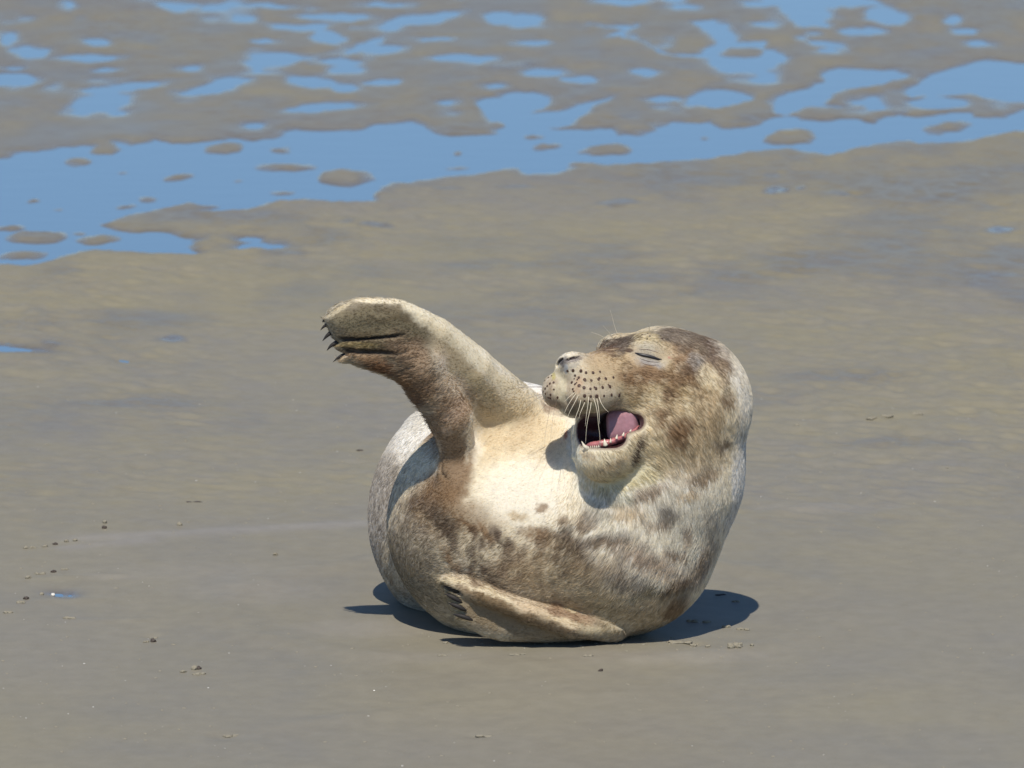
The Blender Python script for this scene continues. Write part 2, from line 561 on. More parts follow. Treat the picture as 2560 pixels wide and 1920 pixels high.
    # damp and tone fields
    wet = sstep(0.0009, -0.0002, (z - WATER_Z) - 0.0042) * 0.0
    wet = np.exp(-np.maximum(dw - 3, 0) / (20.0 + 14 * noise2(X * 6, Y * 4, 2, 47)))
    for pl in DAMP:
        ix, iy, rx, ry, a = pl
        e = np.sqrt(((wx - ix) / rx) ** 2 + ((wy - iy) / ry) ** 2)
        wet = np.maximum(wet, a * sstep(1.25, 0.3, e))
    n1 = noise2(X * 2.4, Y * 1.5, 4, 41)
    n2 = noise2(X * 7, Y * 4.5, 3, 42)
    upw = sstep(1.1, 3.9, Y)
    top = sstep(4.0, 5.2, Y)
    wet = np.clip(np.maximum(wet, 0.6 * upw * sstep(-0.1, 0.6, n1 + 0.5 * n2)), 0, 1)
    wet = np.maximum(wet, top * (0.45 + 0.4 * n2))
    wet = np.clip(wet + 0.10 * (1 - upw) * sstep(0, 0.5, n2), 0, 1)
    pale = 0.5 * np.clip(drag, 0, 1)
    for bx, by, rx, ry, a in [(1640, 1640, 300, 22, .45), (640, 1475, 240, 40, .3), (930, 1570, 200, 26, .45), (1100, 1640, 260, 20, .3), (560, 1430, 300, 30, .25), (2060, 1270, 190, 14, .3), (300, 1440, 120, 8, .3)]:
        pale = np.maximum(pale, a * sstep(1.3, 0.2, np.sqrt(((wx - bx) / rx) ** 2 + ((wy - by) / ry) ** 2)))
    wet = np.clip(wet + 0.10 * (1 - upw) * sstep(0, 0.5, n1), 0, 1)
    streak = 0.55 * noise2(X * 25, (Y + 0.5 * X) * 22, 3, 44) + 0.45 * noise2(X * 8, (Y - 0.25 * X) * 8, 3, 45)
    tone = np.clip(0.40 + 0.6 * noise2(X * 1.5 + 3, Y * 1.6, 4, 43) + 0.75 * streak * (0.25 + 0.75 * sstep(.3, 1.4, Y)) + 0.3 * upw - 0.5 * drag - 0.2 * wet, 0, 1)
    ny, nx = X.shape
    V = np.stack([X, Y, z], -1).reshape(-1, 3)
    i = np.arange(ny * nx).reshape(ny, nx)
    F = np.stack([i[:-1, :-1], i[:-1, 1:], i[1:, 1:], i[1:, :-1]], -1).reshape(-1, 4)
    o = mesh_np("sand", V, F, M_SAND)
    set_attr(o.data, "wet", "FLOAT", wet)
    set_attr(o.data, "tone", "FLOAT", tone)
    set_attr(o.data, "pale", "FLOAT", pale)
    tag(o, kind="structure", label="rippled wet sand of a tidal flat")
    return gx, gy, z


GX, GY_AX, GZ = build_ground()


def sand_z(x, y):
    i = np.clip(np.searchsorted(GX, x) - 1, 0, len(GX) - 2)
    j = np.clip(np.searchsorted(GY_AX, y) - 1, 0, len(GY_AX) - 2)
    u = (x - GX[i]) / (GX[i + 1] - GX[i])
    v = (y - GY_AX[j]) / (GY_AX[j + 1] - GY_AX[j])
    return (GZ[j, i] * (1 - u) + GZ[j, i + 1] * u) * (1 - v) + (GZ[j + 1, i] * (1 - u) + GZ[j + 1, i + 1] * u) * v


bm = bmesh.new()
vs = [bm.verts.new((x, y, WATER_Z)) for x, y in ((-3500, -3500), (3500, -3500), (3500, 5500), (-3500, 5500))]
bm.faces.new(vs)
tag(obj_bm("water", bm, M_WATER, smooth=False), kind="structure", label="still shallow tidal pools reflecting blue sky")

# ------------------------------------------------------------------ the seal as one implicit surface
F4 = np.float32


def ell(p, c, r, R=None):
    q = p - np.array(c, F4)
    if R is not None: q = q @ R
    r = np.array(r, F4)
    a = q / r
    k0 = np.sqrt((a * a).sum(-1)) + F4(1e-6)
    b = a / r
    k1 = np.sqrt((b * b).sum(-1)) + F4(1e-9)
    return k0 * (k0 - 1) / k1


def rc(p, a, b, ra, rb):
    a = np.array(a, F4); b = np.array(b, F4)
    ba = b - a
    pa = p - a
    t = np.clip(pa @ ba / F4(ba @ ba), 0, 1)
    q = pa - t[:, None] * ba
    return np.sqrt((q * q).sum(-1)) - (F4(ra) + F4(rb - ra) * t)


def chain(p, pts, k=8.0):
    d = None
    for (ax, ay, aw, ar), (bx, by, bw, br) in zip(pts[:-1], pts[1:]):
        e = rc(p, (ax, ay, aw), (bx, by, bw), ar, br)
        d = e if d is None else smin(d, e, k)
    return d


def smin(a, b, k):
    k = np.asarray(k, F4)
    h = np.maximum(k - np.abs(a - b), 0) / k
    return np.minimum(a, b) - h * h * (k * F4(0.25))


def smax(a, b, k): return -smin(-a, -b, k)


def rot(ax, ay, az):
    return np.array(Matrix.Rotation(math.radians(az), 3, 'Z') @ Matrix.Rotation(math.radians(ay), 3, 'Y') @ Matrix.Rotation(math.radians(ax), 3, 'X'), dtype=F4)


class Slab:
    """a flat limb: outline polygon, curved mid-surface, pillow-shaped thickness"""
    def __init__(self, poly, ctrl, hmax, rr):
        self.poly = A(poly).astype(F4)
        c = A(ctrl)
        B = self.basis(c[:, 0], c[:, 1])
        self.k = np.linalg.lstsq(B, c[:, 2], rcond=None)[0]
        self.h, self.rr = hmax, rr
        self.lo, self.hi = self.poly.min(0), self.poly.max(0)

    def basis(self, x, y):
        u, v = (x - 1100) / 200, (y - 1000) / 200
        return np.stack([np.ones_like(u), u, v, u * v, u * u, v * v], -1)[:, :6 if len(x) > 5 else 3] if not hasattr(self, 'k') else \
            np.stack([np.ones_like(u), u, v, u * v, u * u, v * v], -1)[:, :len(self.k)]

    def wc(self, x, y): return (self.basis(x, y) @ self.k).astype(F4)

    def __call__(self, p):
        x, y, w = p[:, 0], p[:, 1], p[:, 2]
        m = 120
        box = np.maximum(np.maximum(self.lo[0] - x, x - self.hi[0]), np.maximum(self.lo[1] - y, y - self.hi[1]))
        out = np.maximum(box, m).astype(F4)
        near = np.nonzero(box < m)[0]
        if len(near):
            xs, ys, ws = x[near], y[near], w[near]
            d2 = poly_sd(xs, ys, self.poly)
            dw = np.abs(ws - self.wc(xs, ys))
            t = np.clip(-d2 / self.rr, 0, 1)
            H = self.h * np.sqrt(np.clip(1 - (1 - t) ** 2, 0, 1))
            ins = np.maximum(dw - H, np.where(d2 > -self.rr, -99, -99))
            outd = np.sqrt(d2 * d2 + dw * dw)
            slope = 0.72 + 0.28 * t * t
            f = np.where(d2 > 0, outd, np.maximum((dw - H) * slope, np.maximum(d2, -60)))
            out[near] = f.astype(F4)
        return out


ARM = Slab([(806, 795), (824, 778), (855, 758), (899, 748), (948, 745), (991, 752), (1032, 764), (1064, 778), (1101, 801), (1136, 827), (1165, 850),
            (1194, 876), (1223, 905), (1252, 931), (1292, 966), (1310, 1020), (1230, 1090), (1166, 1160), (1130, 1210), (1106, 1180), (1107, 1120), (1099, 1094),
            (1081, 1067), (1064, 1033), (1049, 1015), (1024, 988), (1013, 966), (986, 947), (948, 932), (905, 918), (882, 909), (852, 905), (846, 897),
            (862, 884), (842, 874), (838, 862), (846, 856), (832, 845), (822, 826), (815, 812)],
           [(820, 800, 200), (850, 900, 160), (948, 750, 208), (950, 920, 145), (1064, 778, 178), (1050, 1000, 96), (1130, 827, 128), (1130, 1040, 66), (1250, 935, -18), (1135, 1150, 4), (1290, 1000, -110)], 25, 30)
LOW = Slab([(1094, 1448), (1103, 1438), (1132, 1434), (1158, 1438), (1187, 1447), (1227, 1464), (1285, 1487), (1343, 1505), (1401, 1518), (1444, 1529),
            (1488, 1544), (1517, 1554), (1560, 1575), (1530, 1594), (1430, 1603), (1343, 1606), (1256, 1603), (1213, 1592), (1169, 1570), (1140, 1552),
            (1126, 1525), (1114, 1493), (1108, 1473)],
           [(1100, 1445, 76), (1250, 1490, 78), (1500, 1560, 14), (1300, 1600, 34), (1130, 1540, 64)], 26, 30)

def on_arm(x, y, out): return (x, y, float(ARM.wc(np.array([x], F4), np.array([y], F4))[0]) + out)


FOLDS = [(on_arm(846, 850, 25), on_arm(1010, 838, 36), 6.5), (on_arm(858, 876, 24), on_arm(990, 884, 36), 8), (on_arm(1000, 862, 40), on_arm(1060, 850, 48), 3), (on_arm(986, 892, 38), on_arm(1064, 862, 50), 3), (on_arm(985, 906, 40), on_arm(1055, 893, 54), 3), (on_arm(1002, 926, 40), on_arm(1075, 905, 54), 3), (on_arm(1024, 948, 40), on_arm(1095, 932, 54), 3)]
R_CAV = rot(0, 40, 14)


def cavity(p):
    a = ell(p, (1494, 1084, 176), (74, 41, 74), R_CAV)
    b = rc(p, (1500, 1080, 160), (1588, 1054, 176), 38, 20)
    c = ell(p, (1548, 1064, 130), (56, 40, 62))
    return smin(smin(a, b, 12), c, 10)


def body_sdf(p, want_cav=False):
    p = p.astype(F4)
    # torso
    f = ell(p, (1330, 1310, -180), (362, 315, 262))
    f2 = ell(p, (1262, 1290, -470), (342, 338, 250))
    f2 = smin(f2, ell(p, (1255, 1262, -800), (285, 265, 330)), 60)
    f2 = smin(f2, ell(p, (1235, 1250, -1120), (185, 165, 300)), 60)
    f2 = smin(f2, ell(p, (1160, 1228, -1480), (70, 24, 170)), 30)
    f2 = smin(f2, ell(p, (1290, 1228, -1480), (70, 24, 170)), 30)
    f = smin(f, f2, 85)
    # neck and shoulder
    nk = ell(p, (1545, 1335, -70), (252, 256, 212))
    nk = smin(nk, ell(p, (1634, 1190, -66), (220, 224, 220)), 60)
    nk = smin(nk, rc(p, (1696, 1014, -22), (1646, 1170, -50), 181, 206), 40)
    nk = smin(nk, ell(p, (1660, 1075, 40), (135, 120, 138)), 50)      # cheek
    f = smin(f, nk, 40)
    fold = chain(p, [(1436, 1072, 92, 9), (1444, 1140, 100, 13), (1478, 1204, 104, 22), (1550, 1236, 122, 28), (1640, 1222, 120, 30)], 8)
    f = smin(f, fold, 16)
    # head
    hd = rc(p, (1690, 1010, -20), (1660, 990, 0), 187, 172)
    hd = smin(hd, rc(p, (1640, 962, 30), (1462, 955, 152), 124, 70), 40)
    hd = smin(hd, ell(p, (1618, 880, 104), (56, 48, 44)), 26)          # near brow
    hd = smin(hd, ell(p, (1548, 884, -4), (58, 50, 60)), 20)           # far brow
    hd = smin(hd, ell(p, (1482, 986, 196), (70, 46, 44), rot(0, 25, 0)), 14)   # near whisker pad
    hd = smin(hd, ell(p, (1393, 976, 170), (38, 44, 46)), 16)           # far whisker pad
    hd = smin(hd, ell(p, (1428, 913, 186), (38, 33, 38)), 26)          # nose
    hd = smin(hd, ell(p, (1440, 1012, 172), (44, 34, 40)), 12)         # upper lip
    jaw = rc(p, (1612, 1082, 70), (1508, 1140, 162), 104, 64)
    jaw = smin(jaw, rc(p, (1474, 1040, 108), (1484, 1125, 118), 36, 44), 20)   # far cheek
    hd = smin(hd, jaw, 20)
    hd = smax(hd, -rc(p, (1420, 900, 216), (1446, 893, 214), 4, 4.5), 4)   # nostril
    hd = smax(hd, -rc(p, (1396, 914, 196), (1406, 900, 206), 6, 6), 4)
    hd = smax(hd, -rc(p, (1392, 934, 214), (1400, 1010, 212), 3, 5), 9)   # groove of the upper lip
    f = smin(f, hd, 14)
    cv = cavity(p)
    f = smax(f, -cv, 7)
    # raised flipper
    arm = ARM(p)
    arm = smin(arm, chain(p, [(1156, 1262, 4, 40), (1142, 1150, 2, 36), (1129, 1045, 66, 52), (1056, 915, 134, 52), (975, 842, 170, 36), (900, 830, 182, 22)], 10), 22)
    arm = smin(arm, chain(p, [(858, 790, 196, 20), (905, 778, 200, 22), (985, 786, 188, 26), (1090, 842, 136, 34), (1190, 922, 46, 44), (1296, 1024, -84, 60)], 10), 40)
    arm = smin(arm, rc(p, (1080, 880, 120), (1262, 1020, -50), 30, 46), 46)
    for (a, b, r) in FOLDS:
        arm = smax(arm, -rc(p, a, b, r, r * 0.6), 6)
    f = smin(f, arm, 30 + 40 * sstep(F4(1040), F4(1180), p[:, 1]))
    # lower flipper, lying along the sand
    low = LOW(p)
    low = smin(low, chain(p, [(1112, 1456, 88, 15), (1200, 1488, 98, 20), (1330, 1536, 88, 24), (1430, 1568, 58, 26), (1530, 1578, 2, 26)], 10), 10)
    for (a, b) in (((1108, 1464), (1152, 1484)), ((1112, 1484), (1158, 1508)), ((1122, 1508), (1168, 1528)), ((1134, 1536), (1186, 1552))):
        low = smax(low, -rc(p, (*a, 98), (*b, 102), 8.5, 6), 4)
    kk = 4 + 46 * sstep(F4(1400), F4(1540), p[:, 0])
    f = smin(f, low, kk)
    # weight on the sand
    z = (1606 + 0.2116 * p[:, 2] - p[:, 1]) * F4(0.978)
    f = smax(f, -(z + 6), 14)
    return (f, cv) if want_cav else f


POOL = ThreadPoolExecutor(4)


def evalp(p, cav=False, chunk=60000):
    parts = [p[i:i + chunk] for i in range(0, len(p), chunk)]
    res = list(POOL.map(lambda q: body_sdf(q, cav), parts))
    if cav: return np.concatenate([r[0] for r in res]), np.concatenate([r[1] for r in res])
    return np.concatenate(res)


def grad(p, e=1.0):
    g = []
    for a in range(3):
        d = np.zeros(3, F4)
        d[a] = e
        g.append((evalp(p + d) - evalp(p - d)) / (2 * e))
    return np.stack(g, -1)


def surface_nets():
    B = 5
    st = 3.0
    xs = np.arange(775, 1915, st)
    ys = np.arange(720, 1640, st)
    ws = list(np.arange(290, -230, -st))
    s = st
    while ws[-1] > -1690:
        s = min(s * 1.03, 14)
        ws.append(ws[-1] - s)
    ws = np.array(ws)
    def trim(a): return a[:len(a) // B * B].astype(F4)
    xs, ys, ws = trim(xs), trim(ys), trim(ws)
    nb = (len(xs) // B, len(ys) // B, len(ws) // B)
    ctr = [a.reshape(-1, B).mean(1) for a in (xs, ys, ws)]
    half = [(a.reshape(-1, B)[:, -1] - a.reshape(-1, B)[:, 0]) / 2 for a in (xs, ys, ws)]
    Cx, Cy, Cw = np.meshgrid(*ctr, indexing='ij')
    fc = evalp(np.stack([Cx, Cy, Cw], -1).reshape(-1, 3)).reshape(nb)
    rad = np.sqrt((half[0][:, None, None] + 3) ** 2 + (half[1][None, :, None] + 3) ** 2 + (np.abs(half[2])[None, None, :] * 1.25 + 3) ** 2)
    keep = np.argwhere(np.abs(fc) < rad * 1.35 + 5)
    Fd = np.repeat(np.repeat(np.repeat(fc, B, 0), B, 1), B, 2)
    o = np.arange(B)
    ix = (keep[:, 0, None] * B + o)
    iy = (keep[:, 1, None] * B + o)
    iw = (keep[:, 2, None] * B + o)
    I = np.broadcast_to(ix[:, :, None, None], (len(keep), B, B, B)).ravel()
    J = np.broadcast_to(iy[:, None, :, None], (len(keep), B, B, B)).ravel()
    K = np.broadcast_to(iw[:, None, None, :], (len(keep), B, B, B)).ravel()
    Fd[I, J, K] = evalp(np.stack([xs[I], ys[J], ws[K]], -1))
    sg = Fd < 0
    sh = sg.shape
    cnt = np.zeros((sh[0] - 1, sh[1] - 1, sh[2] - 1), np.uint8)
    for a in (0, 1):
        for b in (0, 1):
            for c in (0, 1):
                cnt += sg[a:sh[0] - 1 + a, b:sh[1] - 1 + b, c:sh[2] - 1 + c]
    cells = np.argwhere((cnt > 0) & (cnt < 8))
    dims = cnt.shape
    key = (cells[:, 0] * dims[1] + cells[:, 1]) * dims[2] + cells[:, 2]
    acc = np.zeros((len(cells), 3))
    num = np.zeros(len(cells))
    cor = [(a, b, c) for a in (0, 1) for b in (0, 1) for c in (0, 1)]
    val, pos = {}, {}
    for c in cor:
        i, j, k = cells[:, 0] + c[0], cells[:, 1] + c[1], cells[:, 2] + c[2]
        val[c] = Fd[i, j, k].astype(np.float64)
        pos[c] = np.stack([xs[i], ys[j], ws[k]], -1)
    for c in cor:
        for a in range(3):
            if c[a] == 0:
                d = tuple(1 if q == a else c[q] for q in range(3))
                va, vb = val[c], val[d]
                m = (va < 0) != (vb < 0)
                t = va[m] / (va[m] - vb[m])
                acc[m] += pos[c][m] * (1 - t)[:, None] + pos[d][m] * t[:, None]
                num[m] += 1
    V = acc / num[:, None]
    quads = []
    for a in range(3):
        b, c = (a + 1) % 3, (a + 2) % 3
        sl0 = [slice(None)] * 3; sl1 = [slice(None)] * 3
        sl0[a] = slice(0, -1); sl1[a] = slice(1, None)
        s0, s1 = sg[tuple(sl0)], sg[tuple(sl1)]
        E = np.argwhere(s0 != s1)
        E = E[(E[:, b] > 0) & (E[:, c] > 0) & (E[:, b] < dims[b]) & (E[:, c] < dims[c])]
        inside = s0[E[:, 0], E[:, 1], E[:, 2]]
        ids = []
        for db, dc in ((-1, -1), (0, -1), (0, 0), (-1, 0)):
            G = E.copy()
            G[:, b] += db
            G[:, c] += dc
            kk = (G[:, 0] * dims[1] + G[:, 1]) * dims[2] + G[:, 2]
            ids.append(np.searchsorted(key, kk))
        Q = np.stack(ids, -1)
        Q[~inside] = Q[~inside][:, ::-1]
        quads.append(Q)
    Q = np.concatenate(quads)
    V = V.astype(F4)
    for it in range(2):
        f = evalp(V)
        g = grad(V)
        st_ = (f / np.maximum((g * g).sum(-1), 0.2))[:, None] * g
        L = np.linalg.norm(st_, axis=-1, keepdims=True)
        V = V - st_ * np.minimum(1, 2.0 / np.maximum(L, 1e-6))
    return V, Q


SV, SQ = surface_nets()
SF, SCAV = evalp(SV, True)
SG = grad(SV)
SN = SG / np.maximum(np.linalg.norm(SG, axis=-1, keepdims=True), 1e-6)

# ---- the coat: markings of the animal, with some rim light and shade painted in
def blob(x, y, cx, cy, rx, ry, ang=0, soft=0.45):
    a = math.radians(ang)
    u = ((x - cx) * math.cos(a) + (y - cy) * math.sin(a)) / rx
    v = (-(x - cx) * math.sin(a) + (y - cy) * math.cos(a)) / ry
    return sstep(1 + soft, 1 - soft, np.sqrt(u * u + v * v))


C_CREAM = (0.66, 0.575, 0.405)
C_WHITE = (0.74, 0.685, 0.57)
C_TAN = (0.47, 0.37, 0.235)
C_BROWN = (0.215, 0.132, 0.066)
C_DARK = (0.095, 0.062, 0.040)
C_GREY = (0.34, 0.32, 0.29)
C_OLIVE = (0.25, 0.21, 0.13)
MARKS = [  # cx, cy, rx, ry, angle, colour, strength
    (1650, 1250, 190, 130, 20, (0.84, 0.80, 0.70), 1.0), (1610, 1390, 190, 90, 10, (0.80, 0.76, 0.655), .9),
    # chest and belly
    (1300, 1180, 170, 120, 0, C_CREAM, .9), (1330, 1230, 130, 90, 0, C_WHITE, .8), (1250, 1060, 130, 70, 0, (0.62, 0.52, 0.35), .9),
    (1305, 1085, 60, 30, -50, C_TAN, .55), (1220, 1110, 40, 60, 20, C_TAN, .4), (1360, 1110, 40, 60, 20, C_TAN, .35), (1180, 1100, 24, 60, 0, C_WHITE, .6),
    (1200, 1000, 60, 60, 0, C_TAN, .5),
    (1030, 1080, 90, 70, -40, (0.78, 0.755, 0.70), 1.0), (1290, 958, 90, 26, -6, (0.78, 0.755, 0.70), 1.0),
    (940, 1280, 40, 170, 10, (0.42, 0.38, 0.33), .9), (960, 1420, 70, 80, 30, (0.24, 0.21, 0.16), .7), (1010, 1440, 110, 100, 30, (0.27, 0.23, 0.16), .8),  # lower left flank: greyish coat with its shading painted in
    (1060, 1310, 80, 60, -20, (0.34, 0.28, 0.21), .7), (1100, 1230, 70, 50, -50, C_BROWN, .75), (1140, 1180, 36, 80, 0, C_BROWN, .7),
    (1130, 1290, 120, 50, 20, C_BROWN, .55), (1180, 1360, 170, 60, 25, (0.40, 0.32, 0.21), .4), (1040, 1390, 80, 50, 40, (0.30, 0.25, 0.18), .6),
    (1260, 1350, 40, 14, 52, C_DARK, .75), (1200, 1400, 46, 16, 58, C_DARK, .75), (1130, 1350, 40, 12, 60, C_DARK, .55), (1215, 1330, 34, 13, 50, C_BROWN, .7), (1160, 1310, 44, 14, 45, C_BROWN, .8),
    (1105, 1300, 44, 20, 30, C_DARK, .5), (1060, 1262, 50, 18, 10, C_DARK, .4), (1215, 1450, 70, 26, 35, C_DARK, .7), (1130, 1400, 36, 12, 62, C_BROWN, .7), (1190, 1345, 30, 10, 55, C_DARK, .5),
    (1390, 1350, 80, 24, 15, C_BROWN, .65), (1410, 1335, 28, 22, 0, C_DARK, .55), (1440, 1375, 40, 16, 30, C_DARK, .6), (1380, 1390, 46, 22, 10, C_DARK, .6), (1340, 1330, 36, 14, 10, C_BROWN, .5),
    (1330, 1405, 60, 34, 10, C_BROWN, .5), (1300, 1440, 70, 30, 20, C_BROWN, .6), (1390, 1440, 46, 26, 0, C_DARK, .5), (1460, 1420, 50, 26, 20, C_BROWN, .6), (1400, 1400, 130, 50, 10, C_TAN, .3),
    (1420, 1480, 160, 60, 12, (0.42, 0.34, 0.22), .55), (1230, 1490, 130, 40, 20, (0.36, 0.27, 0.17), .5), (1480, 1540, 120, 50, 10, (0.44, 0.36, 0.23), .7),
    (1350, 1270, 14, 10, 0, C_BROWN, .6), (1410, 1300, 22, 9, 10, C_BROWN, .5), (1290, 1290, 26, 10, 10, C_TAN, .6), (1470, 1300, 24, 30, 40, C_BROWN, .55), (1416, 1086, 5, 12, 10, (.34, .12, .05), .6),
    # neck
    (1440, 1130, 16, 90, -6, (0.60, 0.60, 0.53), .8), (1520, 1226, 80, 18, 16, (0.64, 0.62, 0.53), .8),
    (1500, 1350, 90, 16, -8, C_DARK, 0.47), (1545, 1358, 70, 12, 6, C_BROWN, 0.43), (1565, 1280, 50, 22, 12, C_TAN, 0.54), (1668, 1288, 26, 26, 20, C_DARK, 0.50), (1640, 1310, 36, 12, 0, C_BROWN, 0.36),
    (1625, 1228, 50, 13, -28, C_BROWN, 0.54), (1755, 1190, 46, 16, -18, C_BROWN, 0.58), (1720, 1235, 30, 10, -10, C_TAN, 0.58), (1780, 1300, 22, 30, 10, (0.36, 0.32, 0.27), 0.36), (1720, 1340, 12, 24, 8, C_BROWN, 0.43),
    (1690, 1385, 34, 12, 20, C_BROWN, 0.58), (1610, 1395, 70, 20, 12, C_BROWN, 0.36), (1640, 1415, 90, 24, 20, (0.40, 0.30, 0.22), 0.36), (1770, 1380, 18, 50, 20, C_BROWN, 0.36), (1740, 1430, 24, 50, 30, C_BROWN, 0.43),
    (1580, 1460, 60, 22, 8, C_DARK, 0.47), (1650, 1480, 70, 18, -6, C_OLIVE, 0.58), (1700, 1460, 40, 16, -35, C_BROWN, 0.50), (1630, 1530, 90, 36, -10, (0.47, 0.38, 0.25), 0.58), (1690, 1520, 20, 44, 35, C_BROWN, 0.58),
    (1600, 1585, 80, 18, -14, C_BROWN, 0.36), (1500, 1260, 36, 50, 20, (0.50, 0.49, 0.44), 0.43), (1540, 1420, 40, 20, 30, C_BROWN, 0.36),
    # head
    (1650, 960, 150, 110, 10, (0.45, 0.355, 0.20), .9), (1540, 920, 90, 50, 0, (0.43, 0.33, 0.20), .85), (1700, 1080, 120, 90, 20, (0.52, 0.42, 0.27), .7), (1600, 1140, 110, 50, -20, (0.56, 0.48, 0.32), .7),
    (1560, 1190, 80, 30, -8, (0.60, 0.55, 0.38), .8), (1520, 1160, 70, 36, -10, (0.62, 0.55, 0.40), .8),
    (1605, 935, 60, 26, 15, C_BROWN, .75), (1580, 945, 34, 18, 0, C_BROWN, .6), (1700, 935, 80, 22, -8, C_BROWN, .65), (1590, 970, 30, 26, 40, C_BROWN, .45), (1720, 890, 60, 40, 25, (0.26, 0.17, 0.095), .8),
    (1680, 975, 26, 34, 30, C_BROWN, .45), (1672, 988, 14, 22, 20, C_BROWN, .6), (1735, 960, 16, 34, -35, C_BROWN, .55), (1745, 930, 46, 14, 20, C_DARK, .5), (1765, 935, 30, 24, 20, C_CREAM, .55),
    (1815, 1000, 22, 20, 30, C_BROWN, .55), (1640, 1045, 24, 26, 10, C_BROWN, .6), (1660, 1030, 14, 10, 0, C_BROWN, .4), (1700, 1075, 34, 26, -30, C_BROWN, .75), (1690, 1105, 24, 30, 10, C_BROWN, .6),
    (1805, 1105, 26, 16, -20, C_DARK, .6), (1775, 1060, 20, 40, 40, C_TAN, .5), (1725, 1020, 30, 20, 40, C_CREAM, .5), (1640, 1010, 16, 26, 20, C_CREAM, .4), (1760, 1005, 30, 40, 30, C_TAN, .6),
    (1596, 1118, 8, 48, 22, C_DARK, .75), (1620, 1070, 14, 40, 5, C_CREAM, .6), (1530, 1160, 56, 7, -25, C_TAN, .5),  # shade of the cheek fold painted as a dark line
    (1540, 862, 56, 24, -22, (0.15, 0.115, 0.085), .95), (1510, 880, 30, 12, -20, (0.14, 0.08, 0.05), .7), (1560, 836, 40, 6, -14, C_CREAM, .5),
    (1730, 850, 80, 26, 20, (0.17, 0.125, 0.085), .95), (1790, 885, 50, 24, 48, (0.19, 0.14, 0.10), .85), (1680, 838, 60, 14, 2, (0.20, 0.16, 0.12), .8), (1806, 930, 16, 40, -14, (0.26, 0.19, 0.12), .6),
    (1620, 856, 40, 20, 8, (0.48, 0.405, 0.255), .85), (1622, 866, 40, 12, 8, (0.36, 0.33, 0.28), .5), (1625, 905, 36, 14, 14, (0.33, 0.30, 0.275), .75), (1622, 890, 44, 14, 10, (0.32, 0.28, 0.22), .7), (1660, 880, 26, 26, 0, (0.42, 0.34, 0.22), .5),
    (1626, 903, 30, 1.8, 12, C_GREY, .6), (1630, 911, 25, 1.8, 14, (.28, .26, .25), .6), (1618, 875, 27, 1.8, 6, (.26, .23, .19), .6), (1614, 868, 24, 1.6, 2, (.3, .27, .2), .5), (1572, 876, 12, 5, 0, C_DARK, .8), (1673, 894, 4, 3, 0, (0.40, 0.16, 0.12), .5), (1743, 905, 8, 9, 0, C_DARK, .85), (1738, 900, 22, 16, 0, C_GREY, .5),  # thin arcs paint in the shading of the eyelid wrinkles
    (1850, 960, 20, 70, -16, (0.70, 0.66, 0.58), .6), (1866, 1050, 22, 100, -4, (0.70, 0.66, 0.58), .6), (1855, 1180, 22, 80, 8, (0.66, 0.65, 0.63), .6), (1835, 1290, 18, 60, 14, (0.55, 0.54, 0.53), .5), (1812, 880, 12, 40, -40, (0.62, 0.57, 0.48), .4),  # pale right-hand rim: sunlit sheen of the fur painted into the coat
    # muzzle
    (1480, 985, 70, 46, 0, (0.345, 0.285, 0.19), .95), (1480, 985, 52, 20, -4, (0.44, 0.37, 0.27), .55), (1392, 976, 36, 44, 0, (0.35, 0.28, 0.20), .95), (1400, 960, 14, 50, -8, (0.52, 0.46, 0.33), .8), (1440, 890, 26, 10, -14, (0.52, 0.46, 0.35), .8), (1408, 908, 14, 16, 20, (0.13, 0.12, 0.115), .75), (1436, 899, 22, 6, -14, (0.12, 0.10, 0.10), .6),
    (1430, 914, 20, 7, -20, (0.42, 0.38, 0.31), .7), (1520, 905, 60, 24, 10, (0.38, 0.285, 0.17), .8), (1440, 1024, 54, 18, 20, (0.155, 0.125, 0.085), .9), (1520, 1022, 60, 10, 4, (0.30, 0.27, 0.17), .7), (1380, 1012, 24, 14, 30, (0.26, 0.18, 0.12), .6),  # dark band under the upper lip paints in its shading
    (1430, 1000, 10, 14, 0, (0.30, 0.22, 0.15), .6), (1446, 960, 10, 18, 0, (0.40, 0.28, 0.18), .6), (1384, 940, 5, 10, 0, (0.35, 0.30, 0.10), .6),
    (1402, 903, 10, 8, -50, (0.05, 0.045, 0.045), .95), (1432, 895, 19, 3.5, -16, (0.035, 0.022, 0.024), 1.0), (1415, 922, 5, 12, 0, (0.25, 0.26, 0.27), .7),
    (1470, 1138, 22, 8, 20, (0.36, 0.29, 0.2), .5),
    # raised flipper
    (960, 830, 150, 90, 10, (0.135, 0.102, 0.056), 1.0), (880, 792, 60, 16, -15, (0.27, 0.225, 0.14), .6), (940, 785, 60, 10, 0, (0.26, 0.215, 0.135), .6), (900, 812, 60, 14, 0, C_OLIVE, .6), (846, 776, 40, 6, -32, (0.50, 0.43, 0.30), .8),
    (1000, 830, 60, 26, 0, C_OLIVE, .5), (1020, 880, 60, 40, 30, (0.25, 0.175, 0.11), .8), (960, 920, 60, 16, 22, (0.22, 0.12, 0.06), .8), (1050, 960, 60, 60, 30, (0.29, 0.205, 0.13), .95), (1120, 1050, 56, 90, 15, (0.29, 0.205, 0.13), .95),
    (1140, 1150, 40, 60, 0, (0.25, 0.17, 0.10), .9), (1110, 900, 14, 40, -24, (0.50, 0.41, 0.31), .7), (1140, 960, 24, 40, -30, (0.52, 0.42, 0.30), .8), (1150, 1020, 24, 20, 0, (0.42, 0.30, 0.2), .5), (1060, 985, 20, 12, 30, (0.55, 0.42, 0.26), .6),
